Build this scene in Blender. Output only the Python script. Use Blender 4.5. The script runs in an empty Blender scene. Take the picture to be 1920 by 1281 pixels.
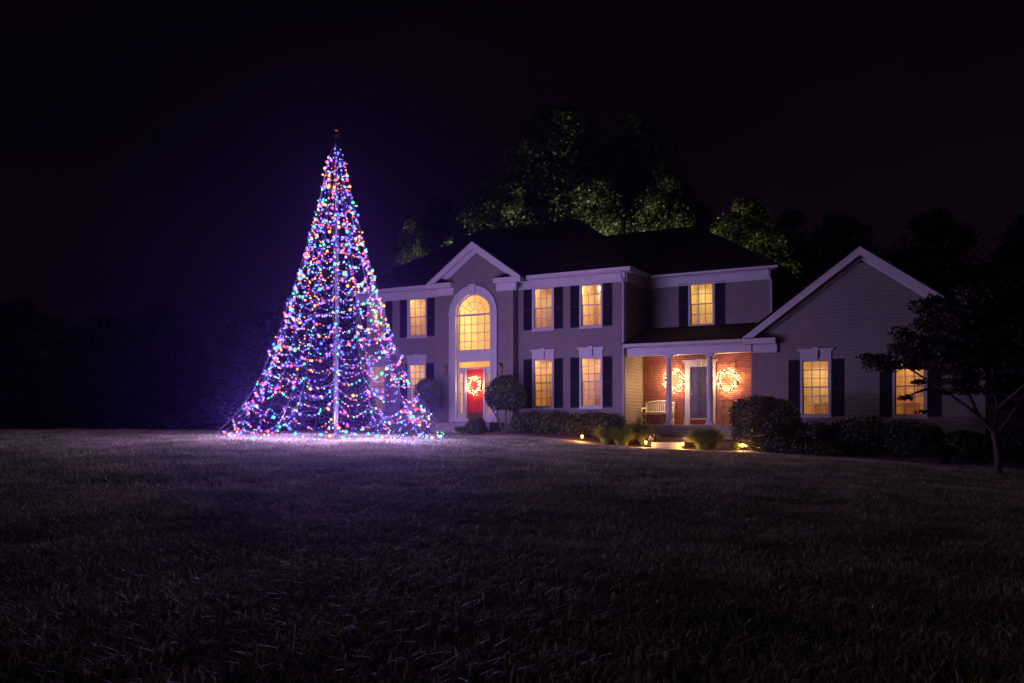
import bpy, math, random
import numpy as np
from mathutils import Vector, Matrix
random.seed(7); rng = np.random.default_rng(7)
S = bpy.context.scene
COL = S.collection
PI = math.pi
R = math.radians

# ------------------------------------------------------------ camera, sky, light
EYE = 1.3
cam = bpy.data.cameras.new('camera'); co = bpy.data.objects.new('camera', cam); COL.objects.link(co)
co.location = (0, 0, EYE); co.rotation_euler = (R(90), 0, R(28.6))
cam.lens = 30.0; cam.sensor_width = 36.0; cam.shift_y = 0.0779; cam.clip_end = 600; cam.clip_start = 0.05
S.camera = co
S.view_settings.view_transform = 'Standard'; S.view_settings.look = 'None'
S.view_settings.exposure = 0; S.view_settings.gamma = 1; S.view_settings.use_curve_mapping = False
S.cycles.use_denoising = True; S.cycles.max_bounces = 6; S.cycles.transparent_max_bounces = 12
S.cycles.volume_bounces = 0; S.cycles.sample_clamp_indirect = 3.0

SUN_EL, SUN_AZ = 14.0, 24.6         # light travels towards +Y turned 24.6 degrees to +X
W = bpy.data.worlds.new('World'); S.world = W; W.use_nodes = True
nt = W.node_tree; nt.nodes.clear()
sky = nt.nodes.new('ShaderNodeTexSky'); sky.sky_type = 'NISHITA'; sky.sun_disc = False
sky.sun_elevation = R(SUN_EL); sky.sun_rotation = R(180 + SUN_AZ)
bw = nt.nodes.new('ShaderNodeRGBToBW')
tc = nt.nodes.new('ShaderNodeTexCoord'); mp = nt.nodes.new('ShaderNodeMapping'); mp.inputs['Scale'].default_value = (1.4, 1.4, 4.0)
nz = nt.nodes.new('ShaderNodeTexNoise'); nz.inputs['Scale'].default_value = 1.6; nz.inputs['Detail'].default_value = 5
rp = nt.nodes.new('ShaderNodeValToRGB')
rp.color_ramp.elements[0].position = 0.35; rp.color_ramp.elements[0].color = (0.22, 0.080, 0.24, 1)
rp.color_ramp.elements[1].position = 0.72; rp.color_ramp.elements[1].color = (0.42, 0.17, 0.36, 1)
mx = nt.nodes.new('ShaderNodeMix'); mx.data_type = 'RGBA'; mx.blend_type = 'MULTIPLY'; mx.inputs['Factor'].default_value = 1
bg = nt.nodes.new('ShaderNodeBackground'); bg.inputs['Strength'].default_value = 0.0030
wo = nt.nodes.new('ShaderNodeOutputWorld')
L = nt.links.new
L(sky.outputs[0], bw.inputs[0]); L(tc.outputs['Generated'], mp.inputs[0]); L(mp.outputs[0], nz.inputs['Vector'])
L(nz.outputs['Fac'], rp.inputs[0]); L(bw.outputs[0], mx.inputs['A']); L(rp.outputs[0], mx.inputs['B'])
L(mx.outputs['Result'], bg.inputs['Color']); L(bg.outputs[0], wo.inputs['Surface'])

sl = bpy.data.lights.new('sun', 'SUN'); sl.energy = 0.085; sl.angle = R(0.5); sl.color = (1.0, 0.72, 0.70)
so = bpy.data.objects.new('sun', sl); COL.objects.link(so)
d = Vector((math.sin(R(SUN_AZ)) * math.cos(R(SUN_EL)), math.cos(R(SUN_AZ)) * math.cos(R(SUN_EL)), -math.sin(R(SUN_EL))))
so.rotation_euler = d.to_track_quat('-Z', 'Y').to_euler(); so.location = (-20, -10, 20)

TREE_P = (4400, (0.55, 0.38, 1.0))  # summed power of the string-light tree
HAZE = 0.0009

# ------------------------------------------------------------ helpers
def tag(o, label=None, cat=None, group=None, kind=None):
    if label: o['label'] = label
    if cat: o['category'] = cat
    if group: o['group'] = group
    if kind: o['kind'] = kind
    return o
def empty(name, loc=(0, 0, 0), rz=0, label=None, cat=None, group=None):
    o = bpy.data.objects.new(name, None); COL.objects.link(o)
    o.location = loc; o.rotation_euler = (0, 0, rz); o.empty_display_size = 0.2
    return tag(o, label, cat, group)
def link(name, me, parent=None, loc=None, rot=None, sc=None):
    o = bpy.data.objects.new(name, me); COL.objects.link(o)
    if parent: o.parent = parent
    if loc is not None: o.location = loc
    if rot is not None: o.rotation_euler = rot
    if sc is not None: o.scale = sc if hasattr(sc, '__len__') else (sc, sc, sc)
    return o
def copy_tree(o, parent=None):
    c = o.copy(); COL.objects.link(c)
    if parent: c.parent = parent
    for ch in list(o.children): copy_tree(ch, c)
    return c

class MB:
    def __init__(s): s.v = []; s.f = []; s.m = []; s.sm = []
    def add(s, vs, fs, mi=0, sm=False):
        b = len(s.v); s.v += [tuple(p) for p in vs]
        for f in fs: s.f.append(tuple(i + b for i in f)); s.m.append(mi); s.sm.append(sm)
        return s
    def box(s, x0, x1, y0, y1, z0, z1, mi=0):
        return s.add([(x0,y0,z0),(x1,y0,z0),(x1,y1,z0),(x0,y1,z0),(x0,y0,z1),(x1,y0,z1),(x1,y1,z1),(x0,y1,z1)],
            [(0,3,2,1),(4,5,6,7),(0,1,5,4),(1,2,6,5),(2,3,7,6),(3,0,4,7)], mi)
    def obox(s, c, ax, hx, hy, hz, mi=0):
        c = Vector(c); X, Y, Z = [Vector(a) for a in ax]
        vs = [c + X*(hx*i) + Y*(hy*j) + Z*(hz*k) for k in (-1,1) for (i,j) in ((-1,-1),(1,-1),(1,1),(-1,1))]
        return s.add(vs, [(0,3,2,1),(4,5,6,7),(0,1,5,4),(1,2,6,5),(2,3,7,6),(3,0,4,7)], mi)
    def prism(s, poly, y0, y1, mi=0):           # poly in (x, z), extruded in y
        n = len(poly); vs = [(x, y0, z) for x, z in poly] + [(x, y1, z) for x, z in poly]
        fs = [tuple(range(n)), tuple(range(2*n-1, n-1, -1))] + [(i, i+n, (i+1) % n + n, (i+1) % n) for i in range(n)]
        return s.add(vs, fs, mi)
    def hull(s, top, bot, mi=0):                # same count loops
        n = len(top); fs = [tuple(range(n)), tuple(range(2*n-1, n-1, -1))] + [(i, i+n, (i+1) % n + n, (i+1) % n) for i in range(n)]
        return s.add(list(top) + list(bot), fs, mi)
    def tube(s, pts, rad, n=6, mi=0, caps=True, sm=True):
        pts = [Vector(p) for p in pts]; k = len(pts)
        rads = rad if hasattr(rad, '__len__') else [rad]*k
        vs = []; up = None
        for i, p in enumerate(pts):
            t = (pts[min(i+1, k-1)] - pts[max(i-1, 0)])
            if t.length < 1e-9: t = Vector((0, 0, 1))
            t.normalize()
            if up is None: up = t.orthogonal().normalized()
            else:
                up = up - t*up.dot(t)
                up = up.normalized() if up.length > 1e-6 else t.orthogonal().normalized()
            w = t.cross(up)
            for j in range(n):
                a = 2*PI*j/n; vs.append(p + (up*math.cos(a) + w*math.sin(a))*rads[i])
        fs = [(i*n+j, i*n+(j+1) % n, (i+1)*n+(j+1) % n, (i+1)*n+j) for i in range(k-1) for j in range(n)]
        s.add(vs, fs, mi, sm)
        if caps: s.add(vs[:n], [tuple(range(n-1, -1, -1))], mi); s.add(vs[-n:], [tuple(range(n))], mi)
        return s
    def lathe(s, prof, n=16, c=(0, 0, 0), mi=0, sm=True):
        vs = [(c[0]+r*math.cos(2*PI*j/n), c[1]+r*math.sin(2*PI*j/n), c[2]+z) for r, z in prof for j in range(n)]
        k = len(prof)
        fs = [(i*n+j, i*n+(j+1) % n, (i+1)*n+(j+1) % n, (i+1)*n+j) for i in range(k-1) for j in range(n)]
        return s.add(vs, fs, mi, sm)
    def mesh(s, name, mats):
        me = bpy.data.meshes.new(name); me.from_pydata([tuple(p) for p in s.v], [], s.f); me.update()
        for m in (mats if isinstance(mats, (list, tuple)) else [mats]): me.materials.append(m)
        me.polygons.foreach_set('material_index', s.m); me.polygons.foreach_set('use_smooth', s.sm)
        return me
    def build(s, name, mats, parent=None, **k): return link(name, s.mesh(name, mats), parent, **k)

def mat(name, col=(.5, .5, .5), rough=.6, var=0, vscale=4, bump=0, bscale=30, metal=0, spec=None, col2=None, detail=4,
        translucent=0, island=0, objrand=0, world=False):
    m = bpy.data.materials.new(name); m.use_nodes = True; n = m.node_tree; b = n.nodes['Principled BSDF']
    b.inputs['Base Color'].default_value = (*col, 1); b.inputs['Roughness'].default_value = rough; b.inputs['Metallic'].default_value = metal
    if spec is not None: b.inputs['Specular IOR Level'].default_value = spec
    tcn = n.nodes.new('ShaderNodeTexCoord')
    last = None
    if var or col2:
        t = n.nodes.new('ShaderNodeTexNoise'); t.inputs['Scale'].default_value = vscale; t.inputs['Detail'].default_value = detail
        if world: gw = n.nodes.new('ShaderNodeNewGeometry'); n.links.new(gw.outputs['Position'], t.inputs['Vector'])
        else: n.links.new(tcn.outputs['Object'], t.inputs['Vector'])
        r = n.nodes.new('ShaderNodeValToRGB'); r.color_ramp.elements[0].position = .35; r.color_ramp.elements[1].position = .68
        c2 = col2 or tuple(c*(1+var) for c in col); c1 = col if col2 else tuple(c*(1-var) for c in col)
        r.color_ramp.elements[0].color = (*c1, 1); r.color_ramp.elements[1].color = (*c2, 1)
        n.links.new(t.outputs['Fac'], r.inputs[0]); last = r.outputs[0]
    if island or objrand:
        h = n.nodes.new('ShaderNodeHueSaturation')
        if last: n.links.new(last, h.inputs['Color'])
        else: h.inputs['Color'].default_value = (*col, 1)
        g = n.nodes.new('ShaderNodeNewGeometry'); oi = n.nodes.new('ShaderNodeObjectInfo')
        a = n.nodes.new('ShaderNodeMath'); a.operation = 'ADD'
        n.links.new(g.outputs['Random Per Island'], a.inputs[0]); n.links.new(oi.outputs['Random'], a.inputs[1])
        fr = n.nodes.new('ShaderNodeMath'); fr.operation = 'FRACT'; n.links.new(a.outputs[0], fr.inputs[0])
        mr = n.nodes.new('ShaderNodeMapRange'); k = island or objrand
        mr.inputs['To Min'].default_value = 1-k; mr.inputs['To Max'].default_value = 1+k
        n.links.new(fr.outputs[0], mr.inputs['Value']); n.links.new(mr.outputs[0], h.inputs['Value'])
        last = h.outputs[0]
    if last: n.links.new(last, b.inputs['Base Color'])
    if bump:
        t = n.nodes.new('ShaderNodeTexNoise'); t.inputs['Scale'].default_value = bscale; t.inputs['Detail'].default_value = 5
        n.links.new(tcn.outputs['Object'], t.inputs['Vector'])
        bb = n.nodes.new('ShaderNodeBump'); bb.inputs['Strength'].default_value = bump; bb.inputs['Distance'].default_value = .02
        n.links.new(t.outputs['Fac'], bb.inputs['Height']); n.links.new(bb.outputs[0], b.inputs['Normal'])
    if translucent:
        tr = n.nodes.new('ShaderNodeBsdfTranslucent'); ms = n.nodes.new('ShaderNodeMixShader'); ms.inputs[0].default_value = translucent
        if last: n.links.new(last, tr.inputs['Color'])
        else: tr.inputs['Color'].default_value = (*col, 1)
        out = n.nodes['Material Output']
        n.links.new(b.outputs[0], ms.inputs[1]); n.links.new(tr.outputs[0], ms.inputs[2]); n.links.new(ms.outputs[0], out.inputs['Surface'])
    return m
def emit(name, col, st, alpha=1.0):
    m = bpy.data.materials.new(name); m.use_nodes = True; n = m.node_tree; n.nodes.clear()
    e = n.nodes.new('ShaderNodeEmission'); e.inputs[0].default_value = (*col, 1); e.inputs[1].default_value = st
    o = n.nodes.new('ShaderNodeOutputMaterial')
    if alpha < 1:
        t = n.nodes.new('ShaderNodeBsdfTransparent'); x = n.nodes.new('ShaderNodeMixShader'); x.inputs[0].default_value = alpha
        n.links.new(t.outputs[0], x.inputs[1]); n.links.new(e.outputs[0], x.inputs[2]); n.links.new(x.outputs[0], o.inputs['Surface'])
    else: n.links.new(e.outputs[0], o.inputs['Surface'])
    m.cycles.emission_sampling = 'NONE'
    return m
def glass(name, tint=(1, 1, 1), refl=.004):
    m = bpy.data.materials.new(name); m.use_nodes = True; n = m.node_tree; n.nodes.clear()
    t = n.nodes.new('ShaderNodeBsdfTransparent'); t.inputs[0].default_value = (*tint, 1)
    g = n.nodes.new('ShaderNodeBsdfGlossy'); g.inputs['Roughness'].default_value = .12
    x = n.nodes.new('ShaderNodeMixShader'); x.inputs[0].default_value = refl; o = n.nodes.new('ShaderNodeOutputMaterial')
    n.links.new(t.outputs[0], x.inputs[1]); n.links.new(g.outputs[0], x.inputs[2]); n.links.new(x.outputs[0], o.inputs['Surface'])
    return m
def lamp(name, loc, power, col, rad=.03, parent=None, spot=None, target=None):
    l = bpy.data.lights.new(name, 'SPOT' if spot else 'POINT'); l.energy = power; l.color = col; l.shadow_soft_size = rad
    o = bpy.data.objects.new(name, l); COL.objects.link(o); o.location = loc
    if spot:
        l.spot_size = R(spot); l.spot_blend = .6
        o.rotation_euler = (Vector(target) - Vector(loc)).to_track_quat('-Z', 'Y').to_euler()
    if parent: o.parent = parent
    return o

M = dict(
    siding=mat('siding_vinyl', (.195, .165, .155), .55, var=.07, vscale=2.5, bump=.15, bscale=25),
    trim=mat('white_trim', (.46, .44, .45), .45, var=.04, vscale=3),
    shutter=mat('shutter_paint', (.012, .011, .022), .6, var=.15, spec=.15),
    roof=mat('roof_shingle', (.014, .010, .011), .95, spec=.08, var=.35, vscale=5, bump=.6, bscale=18, island=.35),
    mortar=mat('mortar', (.52, .40, .31), .9, var=.12, vscale=20, bump=.4, bscale=80),
    brick=mat('red_brick', (.25, .060, .026), .85, var=.15, vscale=12, bump=.5, bscale=60, island=.28),
    conc=mat('concrete', (.24, .22, .20), .85, var=.12, vscale=3, bump=.3, bscale=40),
    reddoor=mat('red_door', (.50, .028, .016), .4, var=.05),
    darkdoor=mat('slate_door', (.035, .033, .055), .42, var=.06),
    metal=mat('dark_metal', (.04, .035, .03), .35, metal=.8),
    brass=mat('old_brass', (.35, .22, .10), .35, metal=.9),
    pole=mat('white_pole', (.06, .06, .08), .3, metal=.3),
    wire=mat('pale_wire', (.06, .055, .07), .5),
    wallin=mat('warm_plaster', (.80, .65, .40), .9, var=.05),
    floorin=mat('oak_floor', (.35, .2, .1), .6, var=.2),
    blind=mat('blind_slat', (.86, .76, .56), .6, translucent=.45),
    bark=mat('bark', (.085, .065, .05), .9, var=.3, vscale=6, bump=.8, bscale=20),
    palebark=mat('pale_bark', (.05, .04, .033), .85, var=.3, vscale=8, bump=.6, bscale=25),
    leaf=mat('leaf_green', (.038, .062, .02), .5, col2=(.09, .125, .04), vscale=.6, translucent=.3, island=.3),
    leafdark=mat('leaf_dark', (.013, .020, .009), .5, col2=(.028, .038, .016), vscale=.5, translucent=.2, island=.3),
    box=mat('boxwood_leaf', (.035, .052, .018), .4, col2=(.075, .085, .03), vscale=3, translucent=.2, island=.35),
    redleaf=mat('plum_leaf', (.016, .011, .010), .5, col2=(.028, .019, .014), vscale=2, translucent=.25, island=.3),
    reed=mat('ornamental_grass_blade', (.13, .19, .03), .5, col2=(.25, .27, .06), vscale=3, translucent=.3, island=.3),
    lawnblade=mat('lawn_blade', (.15, .17, .085), .6, col2=(.44, .41, .27), vscale=.9, detail=8, translucent=.4, island=.35, world=True),
    soil=mat('lawn_soil', (.045, .04, .022), .95, col2=(.09, .08, .045), vscale=1.5, bump=.5, bscale=12),
    mulch=mat('bark_mulch', (.07, .04, .025), .95, col2=(.13, .075, .045), vscale=20, bump=1, bscale=35),
    bench=mat('bench_paint', (.72, .68, .58), .6, var=.12, vscale=8),
    petal=mat('white_petal', (.8, .8, .78), .6, translucent=.3),
    twig=mat('wreath_twig', (.03, .06, .02), .6, island=.3),
    glass=glass('window_glass'),
)

# ------------------------------------------------------------ terrain
CP = np.array([(0,0,0),(-30,17.7,.88),(-60,40,.6),(-16.5,19.5,.80),(-16.2,25.3,.70),(-12.2,25.8,.55),(-9.5,26.1,.40),(-6.2,26.2,.27),(-9.6,27.2,.37),(-6.5,27.3,.28),(-11.9,26.9,.52),
    (-3,25.1,.15),(1,25,-.10),(-3.5,30,.42),(-9.5,30,.72),(-18,29,.86),(-25,31,.9),(-15,30.4,.92),(3,32,.25),(-13,27.5,.74),(-6,0,.05),(6,3,-.05),
    (-12,8,.34),(-9.6,28.5,.50),(-10,45,.8),(-60,90,.3),(0,100,.3),(60,60,0),(60,0,-.3),(-60,0,.3),(-40,-30,0),(40,-40,0),(-23,19,.82),(-24,14,.74),
    (-8,16,.42),(0,14,.08),(6,22,-.3),(-120,120,.3),(120,120,.2),(-120,-60,0),(120,-60,0)], float)
def _tps(r): return np.where(r > 1e-9, r*r*np.log(r + 1e-9), 0)
_n = len(CP); _K = _tps(np.hypot(CP[:, None, 0]-CP[None, :, 0], CP[:, None, 1]-CP[None, :, 1])) + np.eye(_n)*.6
_P = np.c_[np.ones(_n), CP[:, :2]]; _A = np.block([[_K, _P], [_P.T, np.zeros((3, 3))]])
_w = np.linalg.solve(_A, np.r_[CP[:, 2], 0, 0, 0])
def ground(x, y):
    x = np.atleast_1d(np.asarray(x, float)); y = np.atleast_1d(np.asarray(y, float))
    r = np.hypot(x[:, None]-CP[None, :, 0], y[:, None]-CP[None, :, 1])
    z = _tps(r) @ _w[:_n] + _w[_n] + _w[_n+1]*x + _w[_n+2]*y
    z = z + .02*np.sin(x*.9+1)*np.cos(y*.7) + .012*np.sin(x*2.1+y*1.7)
    return np.clip(z, -1, 1.6)
def g1(x, y): return float(ground(x, y)[0])
def axis(lo, hi, a, b, fine, coarse):
    r = [a]; s = fine
    v = list(np.arange(a, b, fine)); x = b; s = fine
    while x < hi: v.append(x); s = min(s*1.25, coarse); x += s
    v.append(hi); x = a; s = fine; left = []
    while True:
        s = min(s*1.25, coarse); x -= s
        if x <= lo: break
        left.append(x)
    return np.array([lo] + left[::-1] + v)
def sheet(name, xs, ys, off, m, **k):
    X, Y = np.meshgrid(xs, ys); Z = ground(X.ravel(), Y.ravel()) + off
    v = np.c_[X.ravel(), Y.ravel(), Z]; nx = len(xs); f = []
    for j in range(len(ys)-1):
        for i in range(nx-1): a = j*nx+i; f.append((a, a+1, a+nx+1, a+nx))
    me = bpy.data.meshes.new(name); me.from_pydata(v.tolist(), [], f); me.materials.append(m)
    me.polygons.foreach_set('use_smooth', [True]*len(f))
    return tag(link(name, me), **k)
sheet('ground', axis(-150, 150, -34, 8, .6, 12), axis(-60, 150, 1, 34, .6, 12), 0, M['soil'], kind='structure')

def yw(x):   # centre line of the path as a function of x
    return np.interp(x, [-18.6, -17.4, -16.2, -15, -12, -9.5, -6, -3, 1.2, 7], [28.0, 27.0, 26.35, 26.15, 26.25, 26.6, 26.7, 25.9, 25.6, 25.6])
# mulch bed between the path and the house
bx = np.arange(-17.2, 5.01, .4); bv = []; bf = []
NB = 9
for x in bx:
    for j in range(NB):
        y = (yw(x)+.5) + (30.5-(yw(x)+.5))*j/(NB-1); bv.append((x, y, g1(x, y)+.035))
for i in range(len(bx)-1):
    for j in range(NB-1): a = i*NB+j; bf.append((a, a+NB, a+NB+1, a+1))
me = bpy.data.meshes.new('planting_bed'); me.from_pydata(bv, [], bf); me.materials.append(M['mulch'])
tag(link('planting_bed', me), kind='structure')
# path: separate concrete slabs
path = tag(bpy.data.objects.new('path', None), kind='structure'); COL.objects.link(path)
pts = [(x, float(yw(x))) for x in np.arange(-18.4, 7, .2)]
def offs(i, s):
    a = Vector(pts[max(i-1, 0)]); b = Vector(pts[min(i+1, len(pts)-1)]); t = (b-a).normalized(); n = Vector((-t.y, t.x)); return Vector(pts[i]) + n*s
i = 0
while i < len(pts)-6:
    j = i+6; m = MB(); top = []
    ring = [offs(k, -.5) for k in range(i, j+1)] + [offs(k, .5) for k in range(j, i-1, -1)]
    c = sum(ring, Vector((0, 0)))/len(ring)
    ring = [c + (p-c)*.985 for p in ring]
    zs = [g1(p.x, p.y)+.06 for p in ring]
    m.hull([(p.x, p.y, z) for p, z in zip(ring, zs)], [(p.x, p.y, z-.12) for p, z in zip(ring, zs)])
    m.build('paving_slab', M['conc'], path); i = j
m = MB(); zz = .60
poly = [(-9.58, 27.3), (-9.4, 27.22), (-9.05, 27.19), (-8.7, 27.22), (-8.52, 27.3), (-8.52, 29.95), (-9.6, 29.95)]
m.hull([(x, y, zz) for x, y in poly], [(x, y, .2) for x, y in poly]); m.build('porch_slab', M['conc'], path)

# ------------------------------------------------------------ house
H = empty('house', (0, 0, 0), 0, 'large two storey beige sided house with centre gable, brick porch and side gable wing', 'house')
FY, CY, RY = 30.6, 30.17, 32.7
board_meshes = {}
def hole_iv(holes, z0, z1):
    iv = []
    for h in holes:
        if h[0] == 'r':
            _, x0, x1, a, b = h
            if a < z1-.01 and b > z0+.01: iv.append((x0, x1))
        else:
            _, cx, r, zs, zb = h; zm = (z0+z1)/2
            if zb < zm < zs+r:
                w = r if zm < zs else math.sqrt(max(r*r-(zm-zs)**2, 0)); iv.append((cx-w, cx+w))
    return sorted(iv)
def segs(a, b, iv):
    out = []; x = a
    for p, q in iv:
        if p > x: out.append((x, min(p, b)))
        x = max(x, q)
        if x >= b: break
    if x < b: out.append((x, b))
    return [s for s in out if s[1]-s[0] > .02]
EXPO = .127; BOARDS = []
def siding(a, b, z0, z1, frame, holes=(), gable=None):
    z = z0
    while z < z1-.02:
        t = min(z+EXPO, z1)
        def lim(zq):
            if gable is None: return a, b
            cx, apex, slope, zb = gable
            if zq <= zb: return a, b
            w = (apex-zq)/slope; return max(a, cx-w), min(b, cx+w)
        (a0, b0), (a1, b1) = lim(z), lim(t)
        if b0-a0 < .05: break
        sg = segs(a0, b0, hole_iv(holes, z, t))
        for (p, q) in sg:
            pt = a1 if p == a0 else p; qt = b1 if q == b0 else q
            if qt <= pt: qt = pt+.001
            zb = z+.015
            vs = [(p, .034, zb), (q, .034, zb), (qt, .016, t), (pt, .016, t), (p, 0, zb), (q, 0, zb), (qt, 0, t), (pt, 0, t)]
            BOARDS.append(((q-p)*(t-z), [frame(*v) for v in vs]))
        z = t
front = lambda Y: (lambda s, n, z: (s, Y-n, z))
sideR = lambda X: (lambda s, n, z: (X+n, s, z))
def backing(a, b, z0, z1, Y, holes, th=.18):
    xs = sorted({a, b} | {h[1] for h in holes} | {h[2] for h in holes}); zs = sorted({z0, z1} | {h[3] for h in holes} | {h[4] for h in holes})
    m = MB()
    for i in range(len(xs)-1):
        run = None
        for j in range(len(zs)-1):
            xm = (xs[i]+xs[i+1])/2; zm = (zs[j]+zs[j+1])/2
            inside = any(h[1] < xm < h[2] and h[3] < zm < h[4] for h in holes)
            if not inside and a <= xm <= b and z0 <= zm <= z1: m.box(xs[i], xs[i+1], Y+.002, Y+th, zs[j], zs[j+1])
    m.build('wall', M['siding'], H)

UW = (5.02, 6.62); LW = (1.88, 3.77)
wins = [  # x0 x1 z0 z1 Y rows, crown?, blind style, warm colour, power
    (-15.66, -14.84, *UW, FY, 2, 0, .62, (1, .60, .24), 40), (-13.58, -12.76, *UW, FY, 2, 0, .34, (1, .62, .22), 48),
    (-15.66, -14.84, *LW, FY, 3, 1, .45, (1, .60, .22), 42), (-13.58, -12.76, *LW, FY, 3, 1, .45, (1, .58, .20), 44),
    (-21.80, -20.92, *UW, FY, 2, 0, .5, (1, .62, .22), 40), (-21.78, -20.95, *LW, FY, 3, 1, .5, (1, .66, .30), 30),
    (-24.0, -23.15, *UW, FY, 2, 0, .5, (1, .45, .4), 3), (-24.0, -23.15, *LW, FY, 3, 1, .5, (1, .6, .3), 12),
    (-9.86, -8.97, 5.06, 6.66, RY, 2, 0, .6, (1, .76, .22), 46),
    (-5.28, -4.42, 1.52, 3.38, FY, 3, 1, .6, (1, .66, .26), 34), (-2.37, -1.49, 1.50, 3.36, FY, 3, 1, .4, (1, .52, .18), 26)]
def wh(Y, x0, x1): return [('r', w[0]-.07, w[1]+.07, w[2]-.07, w[3]+.07) for w in wins if w[4] == Y and x0 < w[0] < x1]
# left and right fronts
for (a, b) in ((-24.7, -20.05), (-16.4, -11.78)):
    h = wh(FY, a, b); siding(a+.1, b-.1, 1.15, 6.62, front(FY), h); backing(a, b, .3, 7.0, FY, h)
# centre bay
arch = ('a', -18.24, 1.10, 5.74, 1.28)
siding(-19.95, -16.5, 1.15, 8.40, front(CY), [arch], gable=(-18.24, 8.42, .71, 6.9))
m = MB(); cx, ri, zs = -18.24, .98, 5.74
for sgn in (-1, 1):
    poly = [(cx+sgn*1.85, .4), (cx+sgn*1.85, 6.9), (cx, 8.25), (cx, zs+ri)] + [(cx+sgn*ri*math.sin(a), zs+ri*math.cos(a)) for a in np.linspace(.15, PI/2, 10)] + [(cx+sgn*ri, .4)]
    m.prism(poly if sgn > 0 else poly[::-1], CY+.002, CY+.3)
m.build('wall', M['siding'], H)
MB().box(-16.45, -16.40, CY, FY, .4, 7.0).build('wall', M['siding'], H); MB().box(-20.09, -20.04, CY, FY, .4, 7.0).build('wall', M['siding'], H)
# recess wall above the porch and the wing's side wall
h = wh(RY, -12, -6); siding(-11.70, -6.93, 4.7, 6.62, front(RY), h); backing(-11.78, -6.83, 1.0, 7.0, RY, h)
siding(FY+.1, RY-.02, 1.16, 6.62, sideR(-11.78)); MB().box(-11.96, -11.782, FY, 40, .4, 7.0).build('wall', M['siding'], H)
MB().box(-24.7, -24.52, FY+.2, 40, .4, 7.0).box(-24.7, -6.83, 39.8, 40, .4, 7.0).box(-7.0, -6.83, RY+.2, 39.8, .4, 7).build('wall', M['siding'], H)
# garage wing gable
h = wh(FY, -7, 1); GX, GA, GS = -3.40, 6.72, .739
siding(-6.93, .13, .75, 6.60, front(FY), h, gable=(GX, GA-.06, GS, 4.0))
backing(-7.0, .2, .2, 4.0, FY, h); MB().prism([(-7.0, 4.0), (.2, 4.0), (GX, GA-.1)], FY+.002, FY+.18).build('wall', M['siding'], H)
MB().box(-7.0, -6.82, FY+.2, 38, .2, 4.0).box(.02, .2, FY+.2, 38, .2, 4.0).box(-6.8, 0, 37.8, 38, .2, 4).build('wall', M['siding'], H)
BOARDS.sort(key=lambda b: -b[0]); rest = MB(); BF = [(0,1,2,3),(0,4,5,1),(3,2,6,7),(0,3,7,4),(1,5,6,2),(4,7,6,5)]
for i, (_, vs) in enumerate(BOARDS):
    if i < 300: MB().add(vs, BF).build('siding_board', M['siding'], H)
    else: rest.add(vs, BF)
print('BOARDS', len(BOARDS))
if rest.v: rest.build('short_siding_boards', M['siding'], H)['kind'] = 'stuff'
# foundation
m = MB(); m.box(-24.65, -20.09, FY+.01, 40, 0, 1.15); m.box(-20.04, -16.45, CY+.01, 33, 0, 1.15); m.box(-16.39, -11.97, FY+.01, 40, 0, 1.15); m.box(-6.80, .0, FY+.19, 37.7, -.2, .75)
m.build('foundation', M['conc'], H)
# corner trims
def corner(x0, x1, y0, y1, z0, z1): MB().box(x0, x1, y0, y1, z0, z1).build('corner_trim', M['siding'], H)
for q in ((-24.72, -24.6, FY-.03, FY+.02, 1.1, 6.62), (-20.17, -20.10, FY-.03, FY, 1.1, 6.62), (-16.38, -16.30, FY-.03, FY, 1.1, 6.62), (-11.88, -11.755, FY-.03, FY+.1, 1.1, 6.62),
          (-20.07, -19.95, CY-.03, CY, 1.1, 6.6), (-16.5, -16.385, CY-.03, CY+.1, 1.1, 6.6), (-6.93, -6.81, RY-.03, RY+.05, 4.3, 6.62),
          (-11.78, -11.70, RY-.03, RY-.001, 4.9, 6.62), (-7.02, -6.93, FY-.03, FY+.05, .7, 3.8), (.13, .22, FY-.03, FY+.05, .7, 3.8)): corner(*q)
# frieze boards
def trimbox(name, *q): return MB().box(*q).build(name, M['trim'], H)
for (a, b, Y) in ((-24.73, -20.10, FY), (-16.38, -11.75, FY), (-11.74, -6.80, RY)):
    m = MB(); m.box(a, b, Y-.045, Y-.001, 6.62, 6.97); m.box(a, b, Y-.065, Y-.045, 6.62, 6.67); m.box(a, b, Y-.075, Y-.045, 6.90, 6.97); m.build('frieze_board', M['trim'], H)
m = MB(); m.box(-11.75, -11.70, FY-.001, RY-.05, 6.62, 6.97); m.build('frieze_board', M['trim'], H)
# soffits and gutters
def gutter(a, b, ax='x', pos=0, z=7.0):
    prof = [(0, .11), (0, 0), (-.05, 0), (-.08, .03), (-.085, .07), (-.11, .09), (-.11, .11), (-.095, .11), (-.095, .095)]
    m = MB(); n = len(prof)
    def P(s, o, zz): return (s, pos+o, z+zz) if ax == 'x' else (pos-o, s, z+zz)
    vs = [P(a, o, q) for o, q in prof] + [P(b, o, q) for o, q in prof]
    m.add(vs, [(i, i+1, i+1+n, i+n) for i in range(n-1)] + [tuple(range(n)), tuple(range(2*n-1, n-1, -1))]); m.build('gutter', M['trim'], H)
trimbox('soffit', -25.05, -20.35, 30.26, FY-.046, 6.97, 6.985); trimbox('soffit', -15.9, -11.47, 30.26, FY-.046, 6.97, 6.985)
trimbox('soffit', -11.749, -11.47, FY-.04, RY-.05, 6.97, 6.985); trimbox('soffit', -11.69, -6.55, RY-.34, RY-.046, 6.966, 6.981)
gutter(-25.05, -20.40, pos=30.26); gutter(-15.82, -11.42, pos=30.26); gutter(-11.35, -6.45, pos=RY-.36, z=6.985); gutter(30.26, 32.30, 'y', pos=-11.47)
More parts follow.
